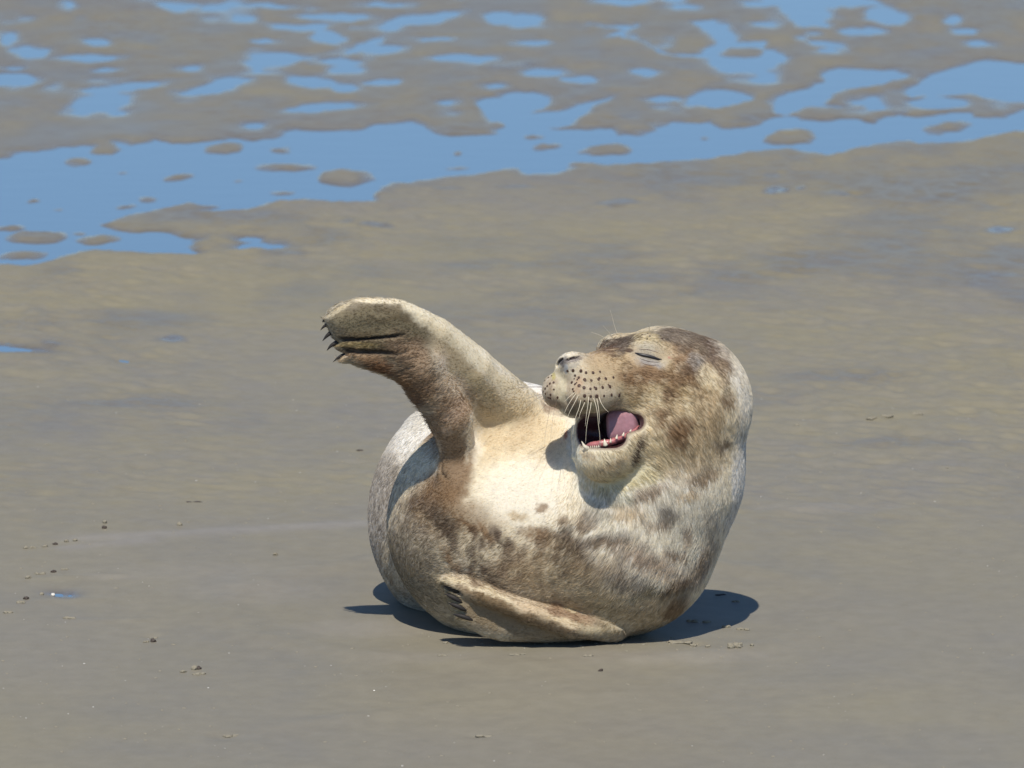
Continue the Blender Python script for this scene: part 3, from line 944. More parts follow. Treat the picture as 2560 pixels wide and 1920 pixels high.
    (1040, 1010, 20, 50, 30, (0.24, 0.14, 0.08), .6), (1020, 960, 26, 20, 30, (0.33, 0.19, 0.09), .5), (1130, 1040, 20, 14, 0, (0.42, 0.31, 0.22), .5), (1120, 1080, 16, 12, 0, (0.44, 0.34, 0.25), .5),
    (1150, 905, 26, 80, -46, (0.38, 0.30, 0.18), .7), (1200, 965, 60, 22, 40, (0.44, 0.36, 0.22), .6), (900, 890, 50, 14, 12, (0.32, 0.215, 0.125), .8), (858, 898, 16, 8, 0, (0.60, 0.50, 0.36), .7), (890, 862, 60, 8, 2, (0.34, 0.26, 0.12), .6),  # brown valley between arm and web has its shading painted in
    (950, 752, 70, 7, 2, (0.62, 0.55, 0.41), .9), (1060, 788, 70, 17, 28, (0.66, 0.59, 0.44), .9), (1160, 862, 90, 24, 43, (0.66, 0.59, 0.44), .9), (1250, 945, 60, 16, 42, (0.60, 0.52, 0.36), .7), (1110, 836, 60, 14, 40, (0.54, 0.46, 0.31), .5),  # cream web, with the lit rim of the upper edge painted in
    (1178, 1080, 9, 70, 12, (0.68, 0.60, 0.46), .8),  # lit right edge of the forearm, painted as a pale stripe
    # lower flipper
    (1300, 1560, 230, 40, 16, (0.235, 0.18, 0.11), 1.0), (1130, 1448, 44, 9, 4, (0.58, 0.50, 0.35), .9), (1220, 1484, 90, 11, 24, (0.58, 0.50, 0.35), .9), (1340, 1530, 60, 10, 22, (0.50, 0.40, 0.27), .8), (1420, 1562, 60, 10, 18, (0.56, 0.46, 0.31), .85), (1500, 1580, 40, 12, 0, (0.55, 0.46, 0.30), .8),  # brown flipper, with the highlights of its ridge painted pale
    (1420, 1535, 80, 12, 16, (0.27, 0.185, 0.115), .8), (1250, 1515, 120, 14, 24, (0.20, 0.14, 0.075), .8), (1400, 1575, 80, 10, 16, (0.20, 0.14, 0.08), .7), (1130, 1510, 20, 60, -25, (0.30, 0.25, 0.15), .5),  # darker band below the ridge paints in its shade
]


def paint():
    x0, y0, w = SV[:, 0].astype(np.float64), SV[:, 1].astype(np.float64), SV[:, 2].astype(np.float64)
    P = np.stack([x0, y0, w], -1)
    nx = fbm(P / 34, 3, 3) * 15 + fbm(P / 9, 2, 4) * 6
    ny = fbm(P / 34 + 7, 3, 5) * 15 + fbm(P / 9 + 3, 2, 6) * 6
    x, y = x0 + nx, y0 + ny
    front = sstep(-330, -210, w + 0.0 * x) * sstep(-0.55, -0.1, SN[:, 2]) 
    rearm = sstep(-230, -330, w)
    # back and flanks that the lens does not see: grey with brown mottling
    mott = fbm(P / 40, 4, 11)
    base = np.array((0.50, 0.44, 0.34)) + np.zeros((len(x), 3))
    k = sstep(0.05, 0.45, mott)[:, None]
    base = base * (1 - 0.6 * k) + np.array(C_BROWN) * 0.6 * k
    col = base.copy()
    cr = np.array((0.66, 0.60, 0.47))
    col = col * (1 - front[:, None]) + cr * front[:, None]
    # rear torso seen behind the chest takes its own marks
    for (cx, cy, rx, ry, ang, c, s) in MARKS:
        sharp = min(rx, ry) < 9
        m = blob(x0 if sharp else x, y0 if sharp else y, cx, cy, rx, ry, ang, 0.3 if sharp else 0.5) * min(1.0, s * 1.3)
        is_rear = c in ((0.78, 0.755, 0.70), (0.42, 0.38, 0.33))
        vis = sstep(-0.2, 0.2, SN[:, 2] + .3) * sstep(-120, -190, w) if is_rear else front
        m = (m * vis)[:, None]
        col = col * (1 - m) + np.array(c) * m
    belt = np.maximum(blob(x, y, 1270, 1390, 230, 80, 14, .4), 0.45 * blob(x, y, 1560, 1420, 200, 70, 8, .4)) * front
    belt = np.maximum(belt, 0.5 * blob(x, y, 1700, 1020, 160, 160, 0, .4) * front)
    sp = fbm(np.stack([(x0 * .9 + y0 * .45) / 20, (y0 * .9 - x0 * .45) / 34, w / 26], -1), 3, 77)
    k = (sstep(0.06, 0.36, sp) * belt * 0.40)[:, None]
    col = col * (1 - k) + np.array(C_DARK) * 1.5 * k
    k = (sstep(-0.08, -0.40, sp) * belt * 0.55)[:, None]
    col = col * (1 - k) + np.array((0.58, 0.50, 0.36)) * k
    # mottling at hair-lock scale
    lock = fbm(P / np.array([16.0, 10.0, 16.0]), 3, 15)
    fine = fbm(P / 5.0, 2, 16)
    col *= (1 + 0.12 * lock + 0.08 * fine)[:, None]
    # clinging sand low down on the left flank and hip
    grit = sstep(0.05, 0.35, fbm(P / 7, 3, 18)) * sstep(1130, 980, x0) * sstep(1120, 1200, y0) * sstep(1470, 1380, y0)
    col = col * (1 - 0.62 * grit[:, None]) + np.array((0.15, 0.125, 0.11)) * 0.62 * grit[:, None]
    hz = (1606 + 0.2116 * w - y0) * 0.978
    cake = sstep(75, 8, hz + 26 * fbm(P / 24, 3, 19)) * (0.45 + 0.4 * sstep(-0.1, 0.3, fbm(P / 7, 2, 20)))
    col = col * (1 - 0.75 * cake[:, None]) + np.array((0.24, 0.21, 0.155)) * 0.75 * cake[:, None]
    # inside of the mouth
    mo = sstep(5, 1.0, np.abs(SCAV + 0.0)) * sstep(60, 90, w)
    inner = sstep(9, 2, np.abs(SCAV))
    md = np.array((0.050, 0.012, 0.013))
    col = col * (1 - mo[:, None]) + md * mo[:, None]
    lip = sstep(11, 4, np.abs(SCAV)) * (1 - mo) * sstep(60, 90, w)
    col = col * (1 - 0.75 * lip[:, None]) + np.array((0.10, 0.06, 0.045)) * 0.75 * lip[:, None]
    # near-black between the toes and in the folds of the palm
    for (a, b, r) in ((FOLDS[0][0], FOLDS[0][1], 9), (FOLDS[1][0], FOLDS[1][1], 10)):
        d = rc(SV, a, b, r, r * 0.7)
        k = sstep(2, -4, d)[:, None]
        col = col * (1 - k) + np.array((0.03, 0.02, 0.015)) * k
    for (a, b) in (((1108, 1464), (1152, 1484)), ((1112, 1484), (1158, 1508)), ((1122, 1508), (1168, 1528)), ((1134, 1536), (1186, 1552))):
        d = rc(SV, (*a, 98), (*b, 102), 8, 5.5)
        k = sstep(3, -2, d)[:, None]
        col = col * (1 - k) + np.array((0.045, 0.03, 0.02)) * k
    lumi = (col @ np.array((0.3, 0.59, 0.11)))[:, None]
    col = lumi + (col - lumi) * 0.98
    col = col * (1 + (1 - mo[:, None]) * (np.array((1.12, 1.11, 1.09)) - 1))
    col = col * np.minimum(1, 0.83 / np.maximum(col.max(-1, keepdims=True), 1e-6))
    return np.clip(col, 0.004, 0.84), mo


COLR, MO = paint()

seal = bpy.data.objects.new("seal", None)
COL.objects.link(seal)
seal.location = (0.05, 0.12, 0)
tag(seal, "laughing young spotted seal lying on wet sand with one flipper raised", "seal")
SEAL_INV = np.array([0.05, 0.12, 0.0])


def child_np(name, V, F, mat): return mesh_np(name, V - SEAL_INV, F, mat, seal)


def child_bm(name, bm, mat, parent=None):
    bmesh.ops.translate(bm, vec=Vector(-SEAL_INV), verts=bm.verts)
    bmesh.ops.recalc_face_normals(bm, faces=bm.faces)
    return obj_bm(name, bm, mat, parent or seal)


WV = to_world(SV)
body = child_np("body", WV, SQ[:, ::-1] if False else SQ, M_COAT)
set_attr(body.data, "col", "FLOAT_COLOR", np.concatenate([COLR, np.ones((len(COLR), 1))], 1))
set_attr(body.data, "moist", "FLOAT", MO)


def hit(x, y, w0=330.0):
    """depth of the skin at photo spots (x, y)"""
    x = np.atleast_1d(np.asarray(x, F4)); y = np.atleast_1d(np.asarray(y, F4))
    w = np.full(len(x), w0, F4)
    for _ in range(90):
        f = body_sdf(np.stack([x, y, w], -1))
        w = w - np.clip(f * 0.8, -4, 40)
    return w


# ---- fur
FLOW = A([(1700, 850, 1, .35), (1640, 970, 1, .4), (1560, 910, 1, .1), (1480, 960, 1, .15), (1390, 980, -.3, 1), (1700, 1080, .75, .7), (1800, 950, .6, .8), (1850, 1060, .25, 1), (1750, 1150, .45, .9), (1600, 1170, .8, .5), (1540, 1170, .7, .6),
          (1650, 1240, .3, .95), (1800, 1280, .1, 1), (1707, 1353, -.12, 1), (1590, 1425, -.45, .9), (1580, 1520, -.6, .8), (1680, 1500, -.4, .9), (1480, 1340, -.7, .6), (1480, 1250, -.3, .9),
          (1300, 1230, -1, .06), (1200, 1100, -.9, .1), (1250, 1000, -.7, -.3), (1300, 1380, -.88, .42), (1180, 1380, -.8, .5), (1100, 1280, -1, .15), (1000, 1400, -.6, .6), (960, 1250, -.4, .8), (1400, 1480, -.85, .35), (1020, 1080, -.8, .5),
          (1120, 1080, -1, .05), (1060, 950, -1, .2), (1000, 880, -1, -.1), (900, 800, -1, 0), (1000, 775, -1, -.35), (1150, 860, -.7, -.7), (900, 895, -1, .15),
          (1200, 1500, -.95, -.3), (1400, 1570, -.95, -.25), (1120, 1450, -1, -.1), (1250, 1580, -.9, .1)])


def flow_at(x, y):
    d2 = (x[:, None] - FLOW[None, :, 0]) ** 2 + (y[:, None] - FLOW[None, :, 1]) ** 2 + 400
    wgt = 1 / d2 ** 1.5
    v = (wgt[:, :, None] * FLOW[None, :, 2:]).sum(1)
    return v / np.linalg.norm(v, axis=-1, keepdims=True)


def build_fur():
    w = SV[:, 2]
    area = np.where(w > -230, 1.0, 1.6)
    ok = (MO < 0.05) & (SCAV > 7) & (w > -620)
    zz = (1606 + 0.2116 * w - SV[:, 1])
    ok &= zz > 4
    facing = SN[:, 2] > -0.35
    x, y = SV[:, 0], SV[:, 1]
    muzzle = blob(x, y, 1440, 965, 110, 90, 0, .2) * (w > 60)
    eye = blob(x, y, 1620, 890, 60, 34, 8, .3) * (w > 40)
    dens = np.where(facing, 1.0, 0.25) * area * ok
    dens *= 1 - 0.55 * muzzle
    nH = 150000
    pr = dens / dens.sum()
    idx = rng.choice(len(SV), nH, p=pr)
    root = SV[idx] + rng.normal(0, 1.3, (nH, 3)).astype(F4)
    n = SN[idx]
    root = root - n * ((root - SV[idx]) * n).sum(-1, keepdims=True)
    fl = np.concatenate([flow_at(root[i:i + 20000, 0].astype(np.float64), root[i:i + 20000, 1].astype(np.float64)) for i in range(0, nH, 20000)])
    P = root.astype(np.float64)
    clump = np.stack([fbm(P / 14, 2, 51), fbm(P / 14 + 5, 2, 52), fbm(P / 14 + 9, 2, 53)], -1)
    sleek = np.maximum(blob(root[:, 0], root[:, 1], 1270, 1170, 200, 150, 0, .3), blob(root[:, 0], root[:, 1], 1150, 870, 190, 60, 42, .3))
    sleek = np.maximum(sleek, 0.8 * blob(root[:, 0], root[:, 1], 1300, 1550, 220, 60, 16, .3))
    d = np.concatenate([fl, np.zeros((nH, 1))], 1) + (0.45 - 0.22 * sleek)[:, None] * clump + rng.normal(0, 0.12, (nH, 3))
    d = d - n * (d * n).sum(-1, keepdims=True)
    d /= np.maximum(np.linalg.norm(d, axis=-1, keepdims=True), 0.15)
    xr, yr = root[:, 0], root[:, 1]
    L = np.full(nH, 11.0)
    L += 9 * blob(xr, yr, 1640, 1320, 220, 190, 0, .4)                      # neck ruff
    L += 5 * blob(xr, yr, 1720, 1080, 160, 110, 0, .4)
    fringe = blob(xr, yr, 1025, 985, 50, 80, -30, .4) + blob(xr, yr, 930, 925, 90, 22, 12, .4)
    L += 7 * np.clip(fringe, 0, 1)
    L -= 5 * blob(xr, yr, 1440, 965, 110, 90, 0, .2) + 6 * blob(xr, yr, 1620, 890, 60, 34, 8, .3) + 4 * blob(xr, yr, 920, 800, 120, 50, 0, .3)
    L -= 3.5 * sleek
    L *= rng.uniform(0.65, 1.3, nH)
    lift = 0.16 - 0.06 * sleek + 0.12 * rng.random(nH) + 0.12 * np.clip(fringe, 0, 1)
    pts = np.zeros((nH, 4, 3))
    for k, t in enumerate((0, .35, .7, 1.0)):
        pts[:, k] = root - n * 0.6 + d * (L * t)[:, None] + n * (L * lift * t * (1.25 - 0.55 * t))[:, None]
    c = COLR[idx].astype(np.float64)
    locks = fbm(P / np.array([7.0, 7.0, 7.0]), 2, 61)
    br = 1.0 + (0.40 - 0.30 * sleek) * locks + rng.normal(0, 0.15, nH)
    c = c * br[:, None]
    c = np.clip(c * np.minimum(1, 0.85 / np.maximum(c.max(-1, keepdims=True), 1e-6)), 0.01, 0.85)
    W = to_world(pts.reshape(-1, 3)) - SEAL_INV
    hc = bpy.data.hair_curves.new("fur")
    hc.add_curves([4] * nH)
    hc.points.foreach_set("position", W.astype(np.float32).ravel())
    rad = np.tile(np.array([1.0, 0.9, 0.6, 0.12]) * 0.00030, nH)
    ra = hc.attributes.get("radius") or hc.attributes.new("radius", "FLOAT", 'POINT')
    ra.data.foreach_set("value", rad.astype(np.float32))
    ca = hc.attributes.new("col", "FLOAT_COLOR", 'CURVE')
    ca.data.foreach_set("color", np.concatenate([c, np.ones((nH, 1))], 1).astype(np.float32).ravel())
    hc.materials.append(M_FUR)
    o = bpy.data.objects.new("fur", hc)
    COL.objects.link(o)
    o.parent = body
    tag(o, kind="stuff")


build_fur()

# ---- closed eye, whiskers, mouth, claws
def on_skin(pts, out=0.0):
    p = A(pts)
    w = hit(p[:, 0], p[:, 1])
    return np.stack([p[:, 0], p[:, 1], w + out], -1)


bm = bmesh.new()
es = on_skin([(1587, 882), (1596, 885), (1608, 888), (1620, 890), (1634, 894), (1646, 898), (1655, 898)], 0.4)
add_tube(bm, to_world(es), [S * r for r in (0.8, 3.4, 4.4, 4.4, 4.0, 2.8, 0.6)], 8)
child_bm("closed_eye", bm, M_SLIT)

for ln, rr in (([(1590, 876), (1604, 873), (1620, 874), (1640, 880), (1656, 887)], 1.3), ([(1594, 868), (1612, 864), (1632, 867), (1650, 874)], 1.0), ([(1592, 892), (1606, 899), (1622, 904), (1642, 906), (1656, 904)], 1.4),
               ([(1596, 902), (1612, 911), (1632, 914), (1650, 912)], 1.2), ([(1604, 912), (1620, 920), (1640, 922)], 1.0), ([(1580, 882), (1572, 879), (1564, 880)], 1.6)):
    q = on_skin(ln, -0.3)
    tt = np.linspace(0, len(q) - 1, 14)
    q = np.stack([np.interp(tt, np.arange(len(q)), q[:, a]) for a in range(3)], -1)
    bm = bmesh.new()
    add_tube(bm, to_world(q), [S * 0.75 * rr * max(0.15, math.sin(math.pi * (k + .5) / 14)) for k in range(14)], 6)
    child_bm("eyelid_crease", bm, M_SPOT)  # dark tubes drawn for the shade lines of the lid creases

FOL = [(x / 6.9125 + 1340, y / 6.9125 + 800) for x, y in [
    (545, 880), (640, 872), (775, 880), (865, 910), (985, 912), (1105, 895), (675, 960), (740, 995), (840, 1030), (955, 1045), (1078, 1030), (1205, 1015),
    (620, 1080), (675, 1110), (745, 1135), (830, 1170), (940, 1190), (1035, 1185), (1150, 1165), (1275, 1150), (840, 1310), (945, 1320), (1050, 1320),
    (1175, 1310), (1305, 1295), (1440, 1300), (270, 965), (215, 995), (155, 1045), (305, 1080), (240, 1100), (195, 1140), (160, 1185), (310, 1200),
    (125, 1235), (165, 1275), (250, 1290), (210, 1340), (245, 1350), (370, 1340), (1920, 325), (1965, 280), (1930, 235), (2180, 325), (1835, 255)]]
FOL += [(1428 + 108 * random.random(), 940 + 76 * random.random()) for _ in range(14)]
FS = on_skin(FOL)
ok = FS[:, 2] > -100
FS = FS[ok]
fg = grad(FS.astype(F4))
fg /= np.linalg.norm(fg, axis=-1, keepdims=True)
bm = bmesh.new()
for i, (q, n) in enumerate(zip(FS, fg)):
    small = q[0] < 1400 or q[1] < 860 or i >= len(FS) - 14
    r = (3.0 if small else 4.4) * random.uniform(.62, 1.15)
    Mx = Matrix.Translation(Vector(to_world(q + n * 0.4))) @ Vector(dir_world(n)).to_track_quat('Z', 'Y').to_matrix().to_4x4() @ Matrix.Diagonal((r * S, r * S * 1.15, 0.9 * S, 1))
    bmesh.ops.create_uvsphere(bm, u_segments=8, v_segments=5, radius=1.0, matrix=Mx)
tag(child_bm("whisker_spots", bm, M_SPOT), kind="stuff")

WH = [  # (photo points from root to tip), dark?
    ([(1437, 981), (1425, 990), (1411, 1004)], 0), ([(1440, 984), (1428, 1000), (1416, 1020), (1411, 1033)], 0), ([(1446, 988), (1436, 1008), (1424, 1030), (1416, 1052)], 0),
    ([(1452, 1000), (1448, 1020), (1440, 1040), (1435, 1060), (1432, 1088)], 0), ([(1462, 1006), (1456, 1020), (1450, 1034), (1447, 1047)], 0), ([(1472, 992), (1470, 1012), (1466, 1036), (1463, 1066)], 0),
    ([(1478, 1006), (1476, 1022), (1470, 1046), (1466, 1070), (1464, 1108)], 0), ([(1484, 996), (1490, 1014), (1494, 1036), (1496, 1062), (1500, 1090), (1500, 1138)], 0), ([(1492, 996), (1496, 1018), (1498, 1036), (1499, 1060)], 0),
    ([(1497, 992), (1503, 1008), (1512, 1022), (1522, 1031)], 0), ([(1477, 954), (1478, 964), (1478, 970)], 1), ([(1497, 955), (1503, 966), (1505, 972)], 1),
    ([(1356, 990), (1340, 998), (1324, 1010), (1312, 1020)], 1), ([(1366, 1010), (1352, 1026), (1338, 1042), (1330, 1054)], 1), ([(1393, 996), (1386, 1020), (1382, 1044), (1378, 1080), (1376, 1110)], 1),
    ([(1392, 994), (1388, 1018), (1385, 1040)], 1), ([(1398, 1000), (1404, 1012)], 1), ([(1354, 967), (1320, 966), (1280, 972), (1240, 984)], 1), ([(1354, 968), (1310, 968), (1262, 974)], 1), ([(1356, 985), (1330, 992), (1300, 1004), (1276, 1014)], 1),
    ([(1544, 837), (1536, 815), (1530, 790), (1525, 775)], 0), ([(1532, 844), (1520, 828), (1508, 814)], 0), ([(1520, 850), (1500, 838), (1478, 830)], 0), ([(1623, 829), (1624, 818), (1625, 809)], 0),
    ([(1376, 1012), (1370, 1046), (1364, 1080), (1360, 1120)], 1),
]
for pts, dark in WH:
    p = A(pts)
    w0 = float(hit([p[0, 0]], [p[0, 1]])[0])
    if w0 < -60: w0 = 0.0 if p[0, 1] < 860 else 150.0
    lift = np.linspace(0, 1, len(p))
    q = np.stack([p[:, 0], p[:, 1], w0 + 1 + (24 if not dark else 70) * lift ** 0.8], -1)
    # fill in a smooth line
    tt = np.linspace(0, len(q) - 1, 4 * len(q))
    q = np.stack([np.interp(tt, np.arange(len(q)), q[:, a]) for a in range(3)], -1)
    for _ in range(2): q[1:-1] = (q[:-2] + 2 * q[1:-1] + q[2:]) / 4
    n = len(q)
    r = np.linspace(1.0, 0.3, n) * (0.85 if not dark else 0.42) * S
    bm = bmesh.new()
    add_tube(bm, to_world(q), r, 5)
    child_bm("whisker", bm, M_WHISKD if dark else M_WHISK)

# tongue: a thick slab standing up in the back of the mouth
bm = bmesh.new()
Mt = Matrix.Translation(Vector(to_world(A([1556, 1062, 120]))))
bmesh.ops.create_icosphere(bm, subdivisions=4, radius=1.0)
for v in bm.verts:
    x, y, zc = v.co
    bx = math.copysign(abs(x) ** 0.55, x)
    q = A([1557 + 41 * bx + 6 * y, 1062 + 44 * math.copysign(abs(y) ** .6, y) - 8 * bx, 134 + 26 * zc + 4 * bx + 3 * math.sin(x * 5)])
    v.co = Vector(to_world(q))
child_bm("tongue", bm, M_TONGUE)

# lower gum and teeth
bm = bmesh.new()
gp = A([(1462, 1118, 188), (1480, 1112, 196), (1505, 1110, 200), (1530, 1104, 196), (1556, 1094, 186), (1582, 1080, 170), (1598, 1064, 156)])
tt = np.linspace(0, len(gp) - 1, 40)
gq = np.stack([np.interp(tt, np.arange(len(gp)), gp[:, a]) for a in range(3)], -1)
add_tube(bm, to_world(gq), [S * r for r in np.interp(tt, range(7), (4, 8, 9.5, 8, 6, 4.5, 2.5))], 10)
gv = np.array([v.co for v in bm.verts])
gn = np.stack([fbm(gv * 260 + 9 * k, 3, 80 + k) for k in range(3)], -1)
for v, dv in zip(bm.verts, gn): v.co += Vector(dv * 3.2 * S)
child_bm("gum", bm, M_GUM)


def tooth(pts, r0, name="tooth"):
    bm = bmesh.new()
    p = A(pts)
    tt = np.linspace(0, len(p) - 1, 7)
    q = np.stack([np.interp(tt, np.arange(len(p)), p[:, a]) for a in range(3)], -1)
    add_tube(bm, to_world(q), [S * r0 * max(0.08, (1 - (k / 6) ** 1.6)) for k in range(7)], 8)
    child_bm(name, bm, M_TOOTH)


tooth([(1470, 1122, 206), (1461, 1116, 212), (1454, 1103, 214)], 6.5)
tooth([(1514, 1114, 212), (1512, 1106, 215), (1511, 1097, 215)], 6.0)
tooth([(1526, 1106, 209), (1527, 1101, 211), (1526, 1095, 211)], 3.2)
tooth([(1541, 1097, 205), (1542, 1092, 206), (1543, 1086, 206)], 3.6)
tooth([(1557, 1090, 197), (1559, 1085, 198), (1560, 1080, 198)], 3.4)
tooth([(1575, 1079, 187), (1577, 1076, 188), (1578, 1073, 188)], 2.6)
for k in range(5):
    xx = 1477 + 5 * k
    tooth([(xx, 1121 - 0.6 * k, 210), (xx, 1118 - .6 * k, 211), (xx - 1, 1114 - .6 * k, 211)], 2.1)

# claws of the raised flipper
for base, mid, tip, r in [((812, 800), (807, 804), (806, 806), 3), ((818, 811), (808, 817), (801, 826), 4.2), ((828, 831), (816, 840), (806, 853), 5.6), ((842, 856), (826, 864), (817, 877), 5.8), ((862, 886), (846, 892), (832, 906), 4.5)]:
    bm = bmesh.new()
    w0 = float(ARM.wc(np.array([base[0]], F4), np.array([base[1]], F4))[0])
    p = A([(base[0] + (base[0] - mid[0]) * .6, base[1] + (base[1] - mid[1]) * .6, w0 + 2), (*base, w0 + 3), (*mid, w0 + 6), (*tip, w0 + 4)])
    tt = np.linspace(0, 3, 9)
    q = np.stack([np.interp(tt, range(4), p[:, a]) for a in range(3)], -1)
    for _ in range(2): q[1:-1] = (q[:-2] + 2 * q[1:-1] + q[2:]) / 4
    add_tube(bm, to_world(q), [S * r * f for f in (1, 1.05, 1.05, 1, .9, .75, .55, .32, .05)], 8)
    child_bm("claw", bm, M_CLAW)
# claws of the lower flipper lie in the clefts between its toes
for a, b in (((1107, 1463), (1150, 1483)), ((1112, 1485), (1156, 1507)), ((1121, 1508), (1166, 1527)), ((1133, 1536), (1182, 1551))):
    bm = bmesh.new()
    q = A([(b[0] + (a[0] - b[0]) * t, b[1] + (a[1] - b[1]) * t - 2 * math.sin(t * math.pi), 92 + 4 * math.sin(t * math.pi)) for t in np.linspace(0, 1, 8)])
    add_tube(bm, to_world(q), [S * 6 * f for f in (.3, .8, 1, 1, .95, .8, .5, .1)], 8)
    child_bm("claw", bm, M_CLAW)

# ------------------------------------------------------------------ crumbs of sand, debris, shell bits
def clump(px, py, size, label, flat=0.55, long=1.0, ang=0, mat=None, name="sand_clump", cat="sand clump", group="clumps of sand on the flat"):
    g = ground_at(px, py)
    z = float(sand_z(g[0], g[1]))
    bm = bmesh.new()
    r = size * S / 2
    ca, sa = math.cos(ang), math.sin(ang)
    for part in range(1 if size < 14 else int(3 + size / 5)):
        sd = int(rng.integers(0, 9999))
        t = bmesh.ops.create_icosphere(bm, subdivisions=3, radius=1.0)["verts"]
        V = np.array([v.co for v in t])
        V = V * (1 + 0.55 * fbm(V * 1.5 + sd, 3, sd) + 0.3 * fbm(V * 4.5 + sd, 2, sd + 3))[:, None]
        sc = 1.0 if size < 14 else rng.uniform(0.3, 0.62)
        ox, oy = (0, 0) if size < 14 else (rng.uniform(-.75, .75) * long, rng.uniform(-.6, .6))
        X = (V[:, 0] * sc * (1 + (long - 1) * 0.5) + ox) * r
        Y = (V[:, 1] * sc + oy) * r
        H = (V[:, 2] * sc + 0.3 * sc) * r * flat * 1.7
        for v, x, y, zz in zip(t, X, Y, H):
            v.co = (x * ca - y * sa, x * sa + y * ca, zz)
    o = obj_bm(name, bm, mat or M_CLUMP)
    o.location = (g[0], g[1], z)
    tag(o, label, cat, group)
    return o


clump(1838, 1622, 30, "biggest crumbly sand clump to the right below the seal's shadow", 0.6, 1.1)
clump(1700, 1604, 30, "low flat ridge of sand right of the seal's chest", 0.25, 2.2, 0.1)
clump(1738, 1606, 18, "small crumb at the right end of the low flat sand ridge", 0.4, 1.3)
clump(1770, 1617, 12, "tiny sand crumb between the flat ridge and the biggest clump", 0.4, 1.4)
clump(1880, 1621, 10, "tiny pale grain just right of the biggest sand clump", 0.6, 1.0)
clump(1815, 1566, 18, "sand crumb at the front edge of the seal's right shadow", 0.5, 1.3)
clump(1856, 1573, 20, "flat sand crumb below the rounded tip of the shadow", 0.35, 1.6)
clump(1732, 1552, 20, "dark sand crumb lying inside the seal's right shadow", 0.45, 1.3)
clump(1768, 1554, 18, "second dark sand crumb inside the shadow, nearer its tip", 0.45, 1.2)
clump(1840, 1503, 14, "crumb on the far edge of the seal's right shadow", 0.5, 1.4)
clump(261, 1321, 13, "dark upright lump at the far edge of the smooth drag mark", 0.5, 0.8, 0, M_WOOD)
clump(262, 1308, 12, "pale sand crumb behind the dark upright lump", 0.6, 1.0)
clump(449, 1313, 13, "small sand lump on the drag mark farther right", 0.6, 1.4)
clump(139, 1361, 15, "slanted dark lump at the left end of the drag mark", 0.5, 1.1, 0.6, M_WOOD)
clump(188, 1353, 16, "sand crumb above the left end of the drag mark", 0.5, 1.2)
clump(166, 1355, 12, "tiny crumb between two others at the drag mark's left end", 0.5, 1.1)
clump(83, 1370, 14, "sand crumb far left of the drag mark", 0.5, 1.3)
clump(64, 1371, 12, "leftmost crumb on the line of the drag mark", 0.5, 1.3)
clump(113, 1367, 12, "low crumb touching the slanted dark lump", 0.4, 1.6)
clump(134, 1430, 15, "dark lump on the second sand scallop at the left", 0.5, 0.9, 0.3, M_WOOD)
clump(100, 1434, 18, "flat pale crumb left of the dark lump on the second scallop", 0.4, 1.5)
clump(70, 1445, 13, "leftmost crumb on the second sand scallop", 0.45, 1.4)
clump(160, 1424, 14, "pale crumb right of the dark lump on the second scallop", 0.4, 1.4)
clump(66, 1496, 13, "dark crumb on the sand rim below the small glinting pool", 0.5, 1.3, 0, M_WOOD)
clump(52, 1505, 18, "pale crumb at the left end of the small pool's rim", 0.4, 1.3)
clump(105, 1484, 11, "crumb at the left tip of the small glinting pool", 0.5, 1.0)
clump(22, 1530, 18, "flat pale clump near the left edge of the picture", 0.35, 1.6)
clump(172, 1545, 20, "low pale clump below the small glinting pool", 0.35, 1.6)
clump(383, 1603, 13, "dark round lump in the bare sand at lower left", 0.5, 0.9, 0, M_WOOD)
clump(383, 1589, 14, "low crumb just behind the dark round lump", 0.4, 1.4)
clump(366, 1604, 14, "pale crumb touching the dark round lump's left side", 0.4, 1.2)
clump(497, 1671, 13, "darker of the two paired lumps at lower left", 0.5, 0.9, 0, M_WOOD)
clump(485, 1672, 13, "duller of the two paired lumps at lower left", 0.7, 1.0)
clump(496, 1684, 22, "low pale sand spill in front of the paired lumps", 0.3, 1.5)
clump(459, 1678, 12, "flat crumb left of the paired lumps", 0.4, 1.4)
clump(575, 1832, 26, "low ragged sand lump at the bottom left", 0.22, 2.0, 0.1)
clump(1215, 1834, 26, "low pale sand lump at the bottom centre", 0.2, 1.8)
clump(1290, 1635, 22, "low sand crumb in front of the seal's lower flipper", 0.25, 2.2)
clump(1120, 1605, 16, "crumb at the left end of the thin shadow in front of the seal", 0.4, 1.6)
clump(1110, 1640, 16, "sand crumb in front of the seal's lower flipper claws", 0.35, 1.7)
clump(1470, 1641, 16, "flat crumb in front of the seal's chest", 0.35, 1.8)
clump(1502, 1675, 10, "tiny dark speck of debris in front of the seal", 0.5, 1.4, 0.3, M_WOOD)
clump(1800, 1487, 14, "thin dark twig-like crumb beyond the seal's right shadow", 0.3, 2.2, 0.15, M_WOOD)
clump(1995, 1068, 18, "low sand crumb right of the seal's head, nearest to it", 0.4, 1.8)
clump(2215, 1045, 24, "broad low sand crumb right of the seal's head", 0.35, 1.7)
clump(2295, 1040, 22, "pale sand crumb farthest right of the seal's head", 0.4, 1.4)
clump(2180, 1052, 20, "dark-edged crumb left of the broad low one", 0.35, 1.5)
clump(485, 1256, 16, "thin dark streak of debris on the sand above the drag mark", 0.14, 3.2, 0.05, M_WOOD)
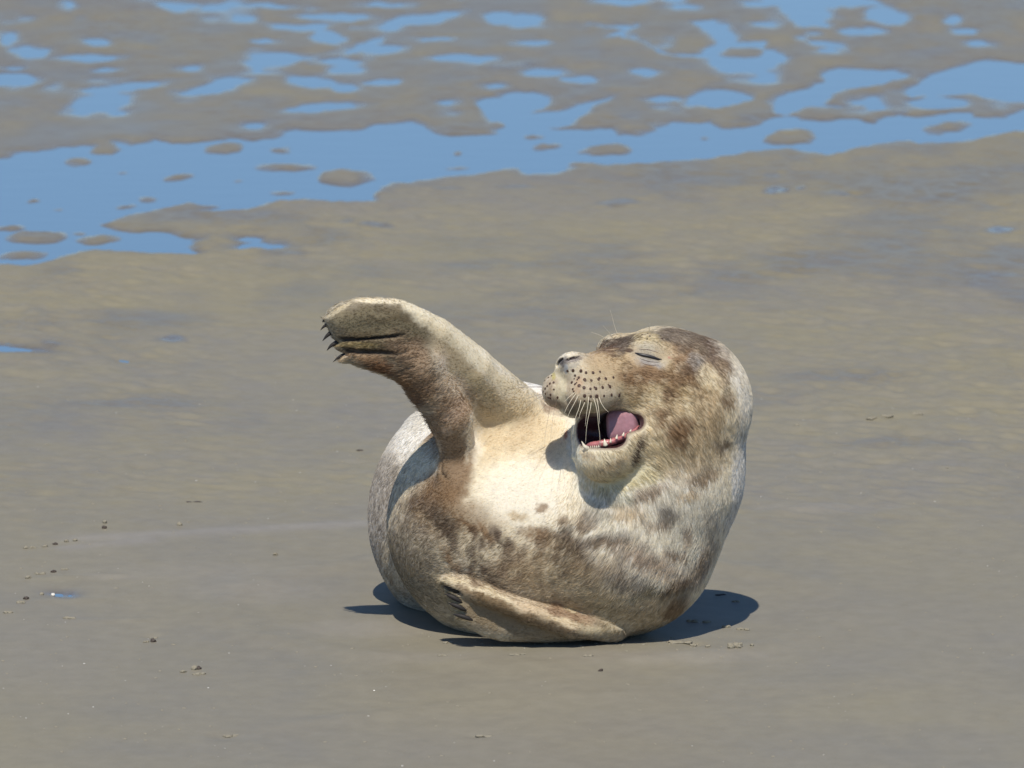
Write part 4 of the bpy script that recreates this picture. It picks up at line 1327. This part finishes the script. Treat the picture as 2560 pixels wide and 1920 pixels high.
clump(900, 1125, 12, "small dark sliver left of the seal's back", 0.16, 2.4, -0.2, M_WOOD)
clump(688, 1387, 12, "small reddish crumb left of the seal", 0.5, 1.2)

clump(132, 1482, 11, "added bright speck standing in for the sun glint on the small left pool", 0.6, 1.0, 0, M_SHELL, "glint_speck", "glint_speck", None)  # added speck stands for the pool's sun glint, no real shell
# scattered shell grit
bm = bmesh.new()
cnt = 0
while cnt < 170:
    px, py = random.uniform(0, 2560), random.uniform(950, 1915)
    g = ground_at(px, py)
    if -0.32 < g[0] < 0.42 and 0.0 < g[1] < 0.9: continue
    r = random.choice((0.7, 0.9, 1.0, 1.2, 1.7)) * S
    z = float(sand_z(g[0], g[1]))
    Mx = Matrix.Translation((g[0], g[1], z + r * .3)) @ Matrix.Rotation(random.uniform(0, 6), 4, 'Z') @ Matrix.Rotation(random.uniform(-.6, .6), 4, 'X') @ Matrix.Diagonal((r * random.uniform(1, 2), r, r * .6, 1))
    bmesh.ops.create_icosphere(bm, subdivisions=1, radius=1.0, matrix=Mx)
    cnt += 1
tag(obj_bm("shell_grit", bm, M_SHELL, smooth=False), "scattered pale shell grit on the wet sand", kind="stuff")
bm = bmesh.new()
cnt = 0
while cnt < 500:
    px, py = random.uniform(0, 2560), random.uniform(1000, 1915)
    g = ground_at(px, py)
    if cnt < 90:
        g = np.array([random.uniform(-0.16, 0.34), random.gauss(-0.02, 0.025) + 0.10 * abs(random.uniform(0, 1) - .3), 0])
    elif -0.32 < g[0] < 0.42 and 0.0 < g[1] < 0.9: continue
    r = random.choice((1.2, 1.6, 2.2, 3.0, 3.6)) * S
    z = float(sand_z(g[0], g[1]))
    Mx = Matrix.Translation((g[0], g[1], z)) @ Matrix.Rotation(random.uniform(0, 6), 4, 'Z') @ Matrix.Diagonal((r * random.uniform(1, 2), r, r * .5, 1))
    bmesh.ops.create_icosphere(bm, subdivisions=2, radius=1.0, matrix=Mx)
    cnt += 1
tag(obj_bm("sand_crumbs", bm, M_CLUMP), "fine loose crumbs of sand over the flat", kind="stuff")
